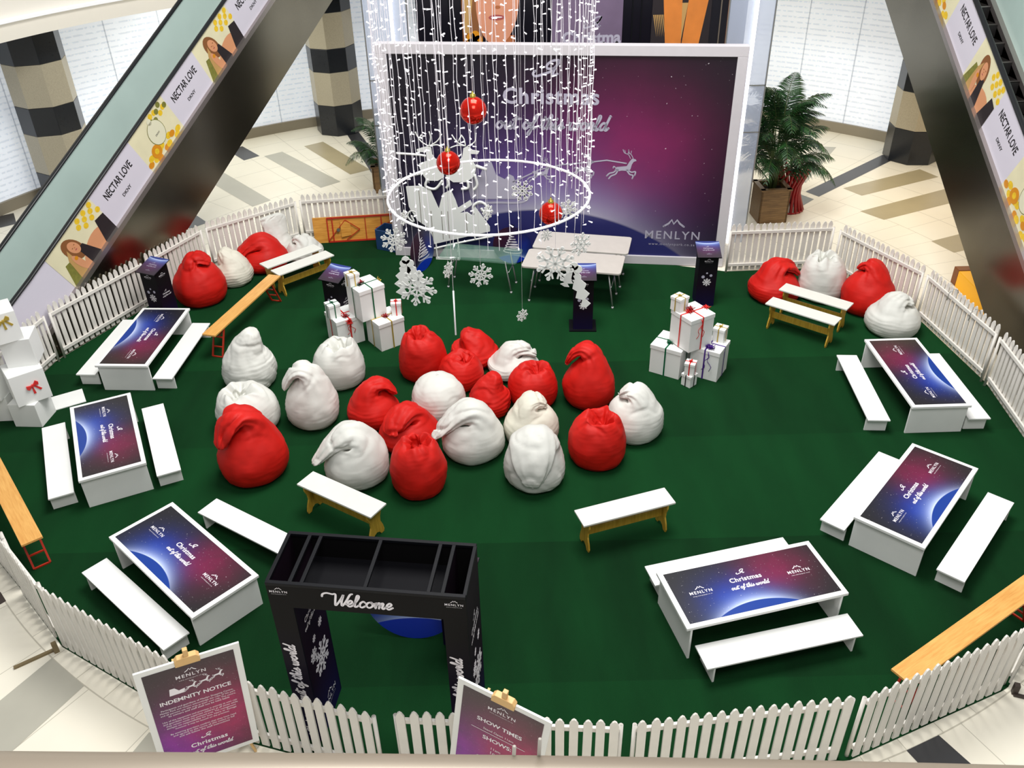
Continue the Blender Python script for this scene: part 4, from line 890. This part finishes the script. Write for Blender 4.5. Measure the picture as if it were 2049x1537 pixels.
def beanbag(i, colr, x, y, R, H, style, az, label):
    rnd = random.Random(100+i); ctl = STY[style]; NR, NS = 78, 84; pts = []
    q = [ctl[0]]+ctl+[ctl[-1]]
    for k in range(NR+1):
        u = k/NR*(len(ctl)-1); j = min(int(u), len(ctl)-2); f = u-j; a, b_, c, d = q[j:j+4]
        pts.append([.5*((2*b_[e])+(c[e]-a[e])*f+(2*a[e]-5*b_[e]+4*c[e]-d[e])*f*f+(3*b_[e]-a[e]-3*c[e]+d[e])*f**3) for e in range(4)])
    dirv = Vector((cos(az), sin(az), 0)); side = Vector((-sin(az), cos(az), 0)); ph = [rnd.uniform(0, 6.28) for _ in range(6)]; off = Vector((rnd.uniform(-50, 50), rnd.uniform(-50, 50), 0))
    ks = [rnd.choice((3, 4, 5)), rnd.choice((6, 7)), rnd.choice((9, 11))]
    vs = []
    cs = [dirv*(p[0]*R)+Vector((0, 0, max(p[1], 0)*H)) for p in pts]
    for k, p in enumerate(pts):
        if style in ('slump', 'dome') or p[1] < .5 and k < NR*.5: tg = Vector((0, 0, 1))
        else: tg = (cs[min(k+1, NR)]-cs[max(k-1, 0)]); tg = tg.normalized() if tg.length > 1e-6 else Vector((0, 0, 1))
        nm = side.cross(tg).normalized()
        if style not in ('slump', 'dome') and .3 < k/NR < .6:
            w = (k/NR-.3)/.3; nm = (dirv*(1-w)+nm*w).normalized()
        fa = k/NR; top = max(0, min(1, (fa-.40)/.35)); amp = .008+{'dome': .03, 'peak': .04, 'drape': .05, 'slump': .13}.get(style, .085)*top
        for j in range(NS):
            th = 2*pi*j/NS; tw = th+fa*1.2
            fold = amp*(.6*sin(ks[0]*tw+ph[0])+.45*abs(sin(ks[1]*tw*.5+ph[1]))*1.2-.4+.3*sin(ks[2]*tw+ph[2]+fa*6))
            rr = max(p[2], .0)*R*(1+fold*1.5)
            v = cs[k]+nm*cos(th)*rr*p[3]+side*sin(th)*rr
            nz = noise.noise(v*3.2/ .42*.42+off)*.028+noise.noise(v*8+off)*.014*(.4+fa)
            q1 = abs(noise.noise(v*2.6+off)); q2 = abs(noise.noise(v*5.5-off)); nz = nz*.7-(.045*max(0, .14-q1)/.14+.012*max(0, .12-q2)/.12)*{'dome': .15, 'peak': .35, 'drape': .3}.get(style, .1+.9*top)
            wr = .0035*sin(v.z*120+4*noise.noise(v*5+off))*(1 if v.z < H*.55 else .3)
            ctr = cs[k]; rd = (v-ctr); rl = rd.length
            if rl > .02: v = v+rd/rl*(nz+wr)
            if style == 'slump' and fa > .5: v.z += H*.075*min(1, (fa-.5)/.15)*(sin(ks[0]*th+ph[3])*.6+.7*(abs(sin(ks[1]*.5*th+ph[4]))-.5))*(1 if fa < .93 else .2)
            if v.z < .0: v.z = 0
            if k <= 1: v.z = 0
            vs.append(v)
    fs = [(k*NS+j, k*NS+(j+1) % NS, (k+1)*NS+(j+1) % NS, (k+1)*NS+j) for k in range(NR) for j in range(NS)]
    fs.append(tuple(range(NS-1, -1, -1))); fs.append(tuple(NR*NS+j for j in range(NS)))
    b = MB(); b.add(vs, fs, {'r': 'red_fabric', 'w': 'white_fabric', 'c': 'cream_fabric'}[colr], None, True)
    o = b.build('bean_bag'); o.location = (x, y, 0); tag(o, label, 'bean bag', 'red and white bean bags on the green carpet'); return o
L_, R__, F_, B_ = pi, 0, -pi/2, pi/2
BAGS = [('w', -3.99, 11.22, .41, .92, 'peak', .1, 'white bean bag with a tall peak leaning right, farthest left of the central group'),
 ('w', -2.63, 11.24, .40, .66, 'slump', R__, 'white bean bag with a crumpled top just below the left gift boxes'),
 ('w', -2.85, 10.22, .38, .86, 'flop', L_, 'white bean bag whose tall neck folds over to the left above a dark gap'),
 ('w', -3.75, 10.12, .44, .60, 'slump', L_, 'squat white bean bag tucked behind the large red one on the left'),
 ('r', -3.42, 9.05, .45, .95, 'flop', -2.4, 'large red bean bag with a folded hood, farthest left red one in the middle'),
 ('r', -1.98, 10.17, .38, .60, 'flop', .35, 'red bean bag with its flap pointing right, left of the smooth white one'),
 ('r', -1.36, 11.38, .37, .72, 'slump', L_, 'tall red bean bag at the back of the central pile, left one'),
 ('r', -.58, 11.72, .38, .54, 'peak', L_, 'red bean bag at the very back of the central pile, under the thin hanging rod'),
 ('r', -.77, 11.08, .35, .47, 'slump', R__, 'small creased red bean bag between the tall red one and the smooth white one'),
 ('w', 0.02, 11.38, .39, .42, 'flop', .2, 'low white bean bag with a dark opening at the back of the central pile'),
 ('w', -1.06, 10.30, .39, .63, 'dome', B_, 'smooth round white bean bag in the middle of the red ones'),
 ('r', -.33, 10.33, .31, .62, 'peak', .3, 'narrow red bean bag squeezed between the smooth white one and a round red one'),
 ('r', .30, 10.60, .37, .56, 'slump', R__, 'round red bean bag with a swirled top right of the narrow red one'),
 ('r', 1.12, 10.55, .38, .86, 'flop', 2.7, 'tall red bean bag with a hood falling left, standing apart at right'),
 ('w', 1.68, 9.74, .40, .68, 'fold', 2.75, 'white bean bag with a small knotted tip, farthest right of the central group'),
 ('r', -1.42, 9.62, .42, .54, 'flop', -2.2, 'wide red bean bag with a big flap, left of the pointed white one'),
 ('w', -.54, 9.40, .42, .70, 'long', 3.4, 'white bean bag with a pointed flap hanging to its left, front of the pile'),
 ('c', .25, 9.62, .38, .66, 'fold', .1, 'cream bean bag with its top folded to the right, front right of the pile'),
 ('r', 1.11, 9.18, .39, .68, 'slump', R__, 'red bean bag at front right, left of the white one with a knotted tip'),
 ('w', .27, 8.78, .40, .64, 'drape', F_-.1, 'white bean bag draped towards the viewer, nearest one right of the middle'),
 ('r', -1.22, 8.66, .36, .72, 'slump', B_, 'red bean bag with a gathered top, nearest red one in the middle'),
 ('w', -2.04, 8.92, .42, .74, 'long', 3.45, 'white bean bag with a long pointed tip behind the wooden bench near the gate'),
 ('r', -5.53, 14.02, .45, .83, 'fold', .2, 'glossy dark red bean bag beside the left pedestal at the fence'),
 ('c', -5.13, 14.72, .36, .66, 'peak', L_, 'cream bean bag leaning between the two red ones at the left fence'),
 ('r', -4.70, 15.33, .45, .56, 'long', 3.6, 'red bean bag slumped left behind the paired benches at back left'),
 ('w', -4.52, 15.86, .30, .82, 'tall', 2.3, 'limp white bean bag propped upright against the back left fence corner'),
 ('w', -3.98, 15.66, .37, .42, 'fold', 2.6, 'limp white bean bag lying behind the paired benches next to the orange folded table'),
 ('r', 4.64, 13.62, .45, .60, 'flop', .3, 'red bean bag with a flap to the right, leftmost at the back right fence'),
 ('w', 5.46, 13.60, .40, .78, 'slump', L_, 'tall white bean bag between the two red ones at the back right'),
 ('r', 6.08, 13.10, .43, .82, 'fold', 2.3, 'tall red bean bag right of the white one at the back right fence'),
 ('w', 6.25, 12.37, .43, .58, 'fold', .1, 'grey white bean bag with a fold on its right, just behind the upper right table')]
for i, a in enumerate(BAGS): beanbag(i, *a)

# ------------------------------------------------------------------ gift boxes
def bow(b, M, m, s=.07, curls=True, seed=0):
    rnd = random.Random(seed)
    for k in range(8):
        a = k*pi/4+.2; r = s*(.9 if k % 2 else .65)
        P = [(0, 0, 0), (r*.5*cos(a-.25), r*.5*sin(a-.25), s*.5), (r*cos(a), r*sin(a), s*.45), (r*.6*cos(a+.3), r*.6*sin(a+.3), s*.1), (0, 0, .004)]
        b.tube([Vector(p) for p in P], s*.14, m, 5, M=M, flat=.35)
def tails(b, M, m, L, seed):
    rnd = random.Random(seed)
    for k in range(2):
        x = rnd.uniform(-.05, .05); P = [(x, 0, 0)]
        for j in range(8): P.append((x+.025*sin(j*1.4+k)+(.01*j if k else -.01*j), -.006, -L*(j+1)/8))
        b.tube([Vector(p) for p in P], .005, m, 4, M=M)
def gift(x, y, z, s, h, rz, mr, label, bows=(), onecol=None, group='white gift boxes with ribbons', tl=None):
    t = thing('gift_box', label, 'gift box', (x, y, z), rz, group); q = s/2
    b = MB(); b.b2((-q+.008, -q+.008, 0), (q-.008, q-.008, h-.03), 'white_board'); b.build('box', t, .003)
    b = MB(); b.b2((-q, -q, h-.07 if s > .3 else h-.045), (q, q, h), 'white_board'); lid = b.build('lid', t, .005)
    b = MB(); w = .011 if s > .3 else .008
    for a in range(4): 
        b.box((0, -q-.0015, h/2), (2*w, .003, h), mr, 0, RZ(a*pi/2))
    for a in range(2): b.box((0, 0, h+.0015), (2*w, s, .003), mr, 0, RZ(a*pi/2))
    b.build('ribbon', t)
    for k, (bx, by, bz, face_, mm) in enumerate(bows):
        b = MB(); M = T_((bx*q, by*q, bz*h)) @ (RX(pi/2) if face_ == 'f' else Matrix.Identity(4)) @ ((RZ(0)))
        if face_ == 'r': M = T_((bx*q, by*q, bz*h)) @ RY(pi/2)
        bow(b, M, mm, .075 if s > .3 else .04, seed=k)
        if tl and k == 0: tails(b, T_((bx*q, -q-.01, h*.96)), mm, tl, k)
        b.build('bow', lid)
    return t
gift(-2.72, 12.49, 0, .47, .49, R_(33), 'ribbon_red', 'large white gift box with red bow, lower left of the left pile', [(-.1, -1.02, .92, 'f', 'ribbon_red'), (-.1, -.6, 1.0, 't', 'berry_red')], tl=.25)
gift(-2.04, 12.37, 0, .47, .49, R_(36), 'ribbon_gold', 'large white gift box with gold ribbon, lower right of the left pile', [(-.1, 0.5, 1.0, 't', 'holly_green'), (.0, -.2, 1.0, 't', 'berry_red')])
gift(-2.31, 12.47, .49, .46, .54, R_(37), 'ribbon_green', 'largest white gift box with green ribbon, top of the left pile', [(-.4, 0, 1.0, 't', 'holly_green'), (-.3, .05, 1.04, 't', 'berry_red'), (1.02, 0, .93, 'r', 'ribbon_gold')])
gift(-2.86, 12.40, .49, .20, .24, R_(33), 'ribbon_green', 'small white gift box with green ribbon on the left of the left pile', [(0, 0, 1, 't', 'ribbon_green')])
gift(-2.49, 12.44, 1.03, .19, .21, R_(37), 'ribbon_gold', 'small white gift box with gold bow on the very top of the left pile', [(0, 0, 1, 't', 'ribbon_gold')])
gift(-1.84, 12.44, .49, .17, .22, R_(5), 'ribbon_red', 'small white gift box with red ribbon on the right of the left pile', [(0, 0, 1, 't', 'ribbon_red')])
gift(2.45, 11.36, 0, .50, .49, R_(-32), 'ribbon_green', 'large white gift box with green bow, lower left of the right pile', [(0, -.3, 1.0, 't', 'ribbon_green')])
gift(3.01, 11.24, 0, .46, .51, R_(-32), 'ribbon_purple', 'large white gift box with purple curled ribbon, lower right of the right pile', [(0.1, -.6, 1.0, 't', 'ribbon_purple'), (.3, -.7, 1.02, 't', 'ribbon_purple')], tl=.32)
gift(2.70, 11.27, .51, .46, .54, R_(30), 'ribbon_red', 'largest white gift box with red bows, top of the right pile', [(-.3, .0, 1.0, 't', 'ribbon_red'), (1.0, -.1, .97, 't', 'ribbon_red'), (-.15, .1, 1.04, 't', 'berry_red')], tl=.3)
gift(2.50, 11.34, 1.05, .20, .22, R_(40), 'ribbon_gold', 'small white gift box with gold bow on the very top of the right pile', [(0, 0, 1, 't', 'ribbon_gold')])
gift(3.16, 11.34, .51, .19, .22, R_(-32), 'ribbon_gold', 'small white gift box with gold bow on the right of the right pile', [(0, 0, 1, 't', 'ribbon_gold')])
gift(2.66, 10.90, 0, .18, .20, R_(42), 'ribbon_black', 'small white gift box on the carpet in front of the right pile', [])
gift(2.66, 10.90, .20, .16, .20, R_(-25), 'ribbon_red', 'small white gift box with red bow, upper of two before the right pile', [(0, 0, 1, 't', 'ribbon_red')])
# stacked big cubes at the left edge
def cube(x, y, z, s, h, rz, label, bowm=None, bp=None):
    t = thing('display_box', label, 'box', (x, y, z), rz, 'large plain white boxes stacked at the left edge'); b = MB(); b.b2((-s/2, -s/2, 0), (s/2, s/2, h), 'white_board'); b.build('box', t, .003)
    if bowm:
        b = MB(); M = T_((bp[0], bp[1], bp[2])) @ RX(pi/2) @ RZ(.4)
        if bp[3] == 'r': M = T_((bp[0], bp[1], bp[2])) @ RZ(pi/2) @ RX(pi/2) @ RZ(.3)
        for sg in (-1, 1):
            b.prism([(0, 0), (sg*.07, .04), (sg*.09, .0), (sg*.07, -.035)][::sg], 0, .02, bowm, M); b.prism([(0, 0), (sg*.035, -.13), (sg*.065, -.12), (sg*.02, 0)][::-sg], 0, .008, bowm, M)
        b.disc((0, 0), .018, 0, .03, bowm, M, 10); b.build('bow', t)
cube(-6.95, 10.40, 0, .40, .38, R_(-4), 'plain white box standing on the carpet, bottom of the left edge stack')
b = MB(); b.b2((-.25, -.2, 0), (.25, .2, .012), 'white_board'); o = b.build('white_board'); tag(o, 'thin white board lying on the carpet behind the bottom stacked box', 'board'); place(o, (-6.70, 10.86, 0), R_(30))
cube(-6.92, 10.46, .38, .46, .48, R_(38), 'plain white box with a red bow, second from the bottom of the left edge stack', 'ribbon_red', (.03, -.232, .27, 'f'))
cube(-6.93, 10.66, .86, .40, .42, R_(12), 'plain white box in the middle of the left edge stack, above the red bow')
cube(-7.08, 10.58, 1.28, .46, .44, R_(35), 'plain white box with a gold bow, topmost of the left edge stack', 'ribbon_gold', (.06, -.232, .34, 'f'))
cube(-7.41, 10.42, .40, .28, .42, R_(2), 'plain white box cut off by the left edge, beside the one with the red bow')
cube(-7.40, 10.50, 0, .28, .40, R_(2), 'plain white box on the carpet behind the bottom box at the very left edge')

# ------------------------------------------------------------------ reindeer and sleigh cut-outs before the banner
def cutout(name, label): return thing(name, label, 'cutout', (-2.239, 15.601, 0), R_(-7.85))
def flat(P, t0=-.012, t1=.012):
    ar = sum(P[i][0]*P[(i+1) % len(P)][1]-P[(i+1) % len(P)][0]*P[i][1] for i in range(len(P)))
    b = MB(); b.prism(P if ar > 0 else P[::-1], t0, t1, 'cutout_white', UPR); return b
def strokes(L_, w):
    b = MB()
    for p in L_: b.tube([Vector((v.x, 0, v.y)) for v in cat_rom(p, 5)], w, 'cutout_white', 6)
    return b
t = cutout('reindeer_cutout', 'white reindeer cutout facing left before the banner')
flat([(0.62, 2.17), (0.63, 2.13), (0.79, 2.12), (0.79, 1.96), (0.64, 1.9), (0.65, 1.82), (0.71, 1.68), (0.77, 1.59), (0.97, 1.59), (1.09, 1.66), (1.10, 1.97), (0.95, 2.0), (0.9, 2.08), (0.89, 2.21), (0.82, 2.23), (0.71, 2.2)]).build('body', t)
for p in ([(0.79, 1.62), (0.73, 1.48), (0.91, 1.43), (1.06, 1.60)], [(0.7, 1.73), (0.47, 1.67), (0.24, 1.55), (0.22, 1.46)]): strokes([p], .026).build('leg', t)
strokes([[(0.85, 2.23), (0.72, 2.31), (0.65, 2.41), (0.62, 2.49)], [(0.85, 2.23), (0.89, 2.39), (0.87, 2.5)], [(0.85, 2.23), (1.01, 2.33), (1.1, 2.46)], [(0.85, 2.23), (1.0, 2.26), (1.1, 2.21)], [(0.68, 2.37), (0.73, 2.44)]], .012).build('antlers', t)
t = cutout('reindeer_cutout', 'white reindeer cutout facing right before the banner')
flat([(1.77, 2.16), (1.74, 2.11), (1.61, 2.11), (1.62, 2.01), (1.7, 1.87), (1.66, 1.7), (1.51, 1.58), (1.26, 1.57), (1.13, 1.66), (1.13, 1.97), (1.37, 1.98), (1.45, 2.04), (1.48, 2.21), (1.56, 2.25), (1.64, 2.18)]).build('body', t)
for p in ([(1.52, 1.61), (1.53, 1.47), (1.40, 1.44)], [(1.66, 1.73), (1.7, 1.53), (1.63, 1.43)], [(1.15, 1.63), (1.17, 1.53), (1.12, 1.45)]): strokes([p], .026).build('leg', t)
strokes([[(1.52, 2.25), (1.38, 2.31), (1.28, 2.45)], [(1.52, 2.25), (1.5, 2.37), (1.45, 2.45)], [(1.56, 2.25), (1.69, 2.33), (1.72, 2.49)], [(1.52, 2.25), (1.38, 2.26), (1.24, 2.21)], [(1.38, 2.31), (1.45, 2.43)]], .012).build('antlers', t)
t = cutout('sleigh_cutout', 'white plank sleigh cutout with curled ends under the two white reindeer')
hull = [(0.36, 1.46), (0.62, 1.48), (0.82, 1.41), (0.89, 1.21), (0.95, 1.04), (1.04, 1.33), (1.2, 1.42), (1.28, 1.22), (1.32, 1.07), (1.56, 1.23), (1.59, 1.14), (1.35, 0.97), (1.49, 0.99), (1.57, 0.93), (1.64, 1.11), (1.72, 0.99), (1.91, 0.71), (1.91, 0.62), (0.77, 0.31), (0.73, 0.65), (0.52, 0.8), (0.38, 1.07), (0.37, 1.28)]
flat(hull).build('board', t)
b = MB()
for x in (.60, .80, 1.00, 1.12, 1.47): b.b2((x-.005, -.0145, .36+(x-.77)*.27 if x > .77 else .75), (x+.005, -.0125, 1.40 if x < .8 else (1.0 if x < 1.3 else .96)), 'rail_grey')
b.build('plank_gaps', t, label='dark narrow gaps between the planks')
strokes([[(1.61, 0.96), (1.61, 1.11), (1.73, 1.2), (1.84, 1.15), (1.86, 1.06), (1.79, 1.02), (1.76, 1.08)]], .026).build('scroll', t)
strokes([[(0.52, 0.8), (0.51, 0.95), (0.41, 0.98), (0.34, 0.89), (0.38, 0.8), (0.45, 0.77), (0.41, 0.89)]], .018).build('scroll', t)
strokes([[(0.76, 0.21), (1.34, 0.37), (1.96, 0.52)]], .02).build('runner', t)
b = MB(); b.bar((1.60, 0, .60), (1.62, 0, .45), .04, .02, 'cutout_white'); b.bar((.85, 0, .34), (.86, 0, .02), .04, .02, 'cutout_white'); b.bar((.83, 0, .02), (1.3, -.0, .02), .03, .05, 'cutout_white'); b.bar((1.28, 0, .46), (1.30, 0, .02), .04, .02, 'cutout_white'); b.build('strut', t)
strokes([[(0.23, 2.09), (0.64, 2.07), (0.78, 2.05)], ], .022).build('rein_bar', t); strokes([[(1.69, 1.89), (1.89, 1.82)]], .03).build('rein_bar', t)

# ------------------------------------------------------------------ hanging curtain of lights
RC = Vector((-.214, 9.5, 3.62)); RR = 1.15; TOPZ = 7.6
t = thing('light_curtain', 'round hanging curtain of white string lights above a white hoop', 'hanging lights', RC)
b = MB(); b.tube([(RR*cos(2*pi*i/72), RR*sin(2*pi*i/72), 0) for i in range(72)], .015, 'hoop_white', 8, True); b.build('hoop', t)
b = MB(); b.tube([(RR*cos(2*pi*i/72), RR*sin(2*pi*i/72), TOPZ-RC.z) for i in range(72)], .025, 'hoop_white', 8, True)
for k in range(3): a = k*pi/3; b.tube([(RR*cos(a), RR*sin(a), TOPZ-RC.z), (-RR*cos(a), -RR*sin(a), TOPZ-RC.z)], .015, 'hoop_white', 6)
b.build('top_hoop', t)
def string_mesh(seed):
    rnd = random.Random(seed); b = MB(); P = []; z = TOPZ-RC.z; zb = -rnd.uniform(.05, .3); k = 0
    while z > zb: P.append((.006*sin(k*1.3+seed), .006*cos(k*1.7+seed), z)); z -= .16; k += 1
    b.tube(P, .0032, 'string_wire', 4, smooth=False)
    z = P[0][2]
    while z > zb:
        a = rnd.uniform(0, 2*pi); L = rnd.uniform(.025, .05); e = (L*cos(a), L*sin(a), z+rnd.uniform(-.02, .02))
        b.tube([(0, 0, z), e], [.003, .0085], 'glow_white', 5); z -= rnd.uniform(.10, .24)
    return b
SM = [string_mesh(s).build('light_string', t) for s in range(8)]
NSTR = 60; rnd = random.Random(4)
for i in range(NSTR):
    o = SM[i] if i < 8 else SM[i % 8].copy()
    if i >= 8: COL.objects.link(o)
    a = 2*pi*(i+rnd.uniform(-.35, .35))/NSTR; o.location = (RR*cos(a), RR*sin(a), 0); o.rotation_euler = (0, 0, rnd.uniform(0, 6.28))

def hang(o_t, z_here, thread=True):
    b = MB(); b.tube([(0, 0, 0.0), (0, 0, TOPZ-z_here)], .0018, 'string_wire', 4); b.build('thread', o_t)
def bauble(x, y, z, r, label):
    t = thing('bauble', label, 'bauble', (x, y, z), 0, 'red hanging baubles'); b = MB()
    b.lathe([(r*sin(pi*i/20) if 0 < i < 20 else .0005, -r*cos(pi*i/20)) for i in range(21)], 'bauble_red', 28); b.build('ball', t)
    b = MB(); b.lathe([(.03, r-.008), (.03, r+.025), (.012, r+.03), (.006, r+.06)], 'bauble_gold', 12); b.build('cap', t)
    b = MB(); b.tube([(0, 0, r+.05), (0, 0, TOPZ-z)], .0022, 'string_wire', 4); b.build('thread', t)
bauble(-.338, 9.2, 4.658, .142, 'highest of the three red hanging baubles')
bauble(-.648, 9.4, 4.031, .133, 'middle height red hanging bauble, at left inside the light ring')
bauble(.47, 9.0, 3.574, .129, 'lowest of the three red hanging baubles, at the right front of the hoop')
fk = 0
for x, y, z, r, yaw, roll, l in [(-1.28, 9.0, 3.304, .153, 8, 5, 'hanging white snowflake at the left edge of the cluster, above the blue crate'),
 (-.996, 8.4, 3.001, .221, -6, 12, 'largest hanging white snowflake on the left, covering the holly leaves'),
 (-.726, 9.4, 2.725, .107, 58, 20, 'small narrow hanging snowflake turned sideways beside the thin rod'),
 (-.335, 9.2, 2.742, .152, 12, 8, 'medium hanging white snowflake against the dark green carpet, centre'),
 (.171, 9.6, 3.61, .133, 0, 0, 'hanging white snowflake inside the hoop in front of the purple banner'),
 (.151, 9.7, 1.918, .090, 35, 15, 'lowest and smallest hanging snowflake over the open carpet'),
 (.495, 8.5, 3.204, .22, -5, 0, 'largest hanging white snowflake on the right, in front of the folding tables'),
 (.817, 9.1, 3.151, .145, 30, 10, 'hanging snowflake over the folding tables, right of the largest one'),
 (.463, 9.9, 2.917, .083, 20, 4, 'tiny pale hanging snowflake over the far folding table'),
 (.686, 9.5, 3.405, .133, 25, 14, 'hanging snowflake overlapping the lowest red bauble at the hoop edge'),
 (-.238, 9.7, 3.316, .098, 50, 14, 'small hanging snowflake in front of the scroll of the white sleigh'),
 (-1.248, 9.8, 3.23, .096, 68, 8, 'small edge-on hanging snowflake under the left edge of the hoop')]:
    t = thing('hanging_snowflake', l, 'snowflake', (x, y, z), R_(yaw), 'hanging white snowflakes'); b = MB(); flake(b, (0, 0), r, 'cutout_white', -.004, .004, UPR, 8, R_(roll)+pi/8); b.build('snowflake', t)
    b = MB(); b.tube([(0, 0, r*.85), (0, 0, TOPZ-z)], .0016, 'string_wire', 4); b.build('thread', t)
def holly(x, y, z, leaves, berries, l):
    t = thing('hanging_holly', l, 'hanging ornament', (x, y, z), 0, 'hanging white holly sprigs')
    for (bx, bz, ang, L, W) in leaves:
        P = []; n_ = 4
        for k in range(n_): f = (k+.15)/n_; P += [(f*L, W*sin(pi*min(1, f+.1))*.62), ((k+.75)/n_*L, W*(.55+.6*sin(pi*(k+.5)/n_)))]
        P = [(0, W*.12)]+P+[(L, 0)]; P = P+[(px_, -py_) for px_, py_ in P[-2::-1]]
        b = MB(); b.prism(P[::-1], -.005, .005, 'cutout_white', T_((bx, 0, bz)) @ RY(-ang) @ RX(pi/2)); b.build('leaf', t)
    for bx, bz, r in berries: b = MB(); b.disc((bx, bz), r, .006, .014, 'cutout_white', UPR, 18); b.build('berry', t)
    b = MB(); b.tube([(0, 0, .02), (0, 0, TOPZ-z)], .0016, 'string_wire', 4); b.build('thread', t)
holly(-1.13, 8.7, 3.16, [(0, 0, R_(-102), .40, .085), (.02, -.02, R_(-62), .38, .075)], [(0, .04, .045), (.045, .0, .045), (-.03, .0, .04)], 'white holly sprig hanging left, behind the largest left snowflake')
holly(.72, 8.8, 2.98, [(-.02, 0, R_(-112), .22, .07), (.0, 0, R_(-72), .50, .075)], [(0, .05, .05), (.05, .01, .045), (-.04, .02, .05)], 'white holly sprig hanging right with one long pointed leaf')
b = MB(); b.tube([(0, 0, 0), (.004, 0, .62)], .010, 'hoop_white', 8); b.tube([(.004, 0, .62), (.02, 0, TOPZ-1.77)], .0035, 'string_wire', 5)
o = b.build('hanging_rod'); tag(o, 'thin white rod hanging on a string above the back red bean bag', 'rod'); o.location = (-.694, 9.5, 1.771)

# ------------------------------------------------------------------ gallery handrail near the viewer
t = thing('gallery_handrail', 'grey metal handrail of the upper gallery along the bottom edge', 'handrail', (0, 0, 0))
b = MB(); P = [(-1.2+.1*i, .35-.02*((-1.2+.1*i)**2), 6.701-.062*(-1.2+.1*i)+(.012 if i < 9 else 0)*(9-i)/9) for i in range(25)]
b.tube(P, .038, 'rail_grey', 16); b.build('rail', t)
b = MB()
for x, h_ in ((-.006, -.005), (.0125, .003)): b.tube([(x-.001, .375, 6.69), (x+.0015, .378, 6.742+h_)], .0014, 'rail_grip', 8)
b.build('clip', t, label='small pale clip ends above the rail')
b = MB()
for x in (-1.1, 1.1): b.tube([(x, .33, 5.7), (x, .33, 6.72-.062*x)], .02, 'rail_grey', 10)
b.build('post', t)
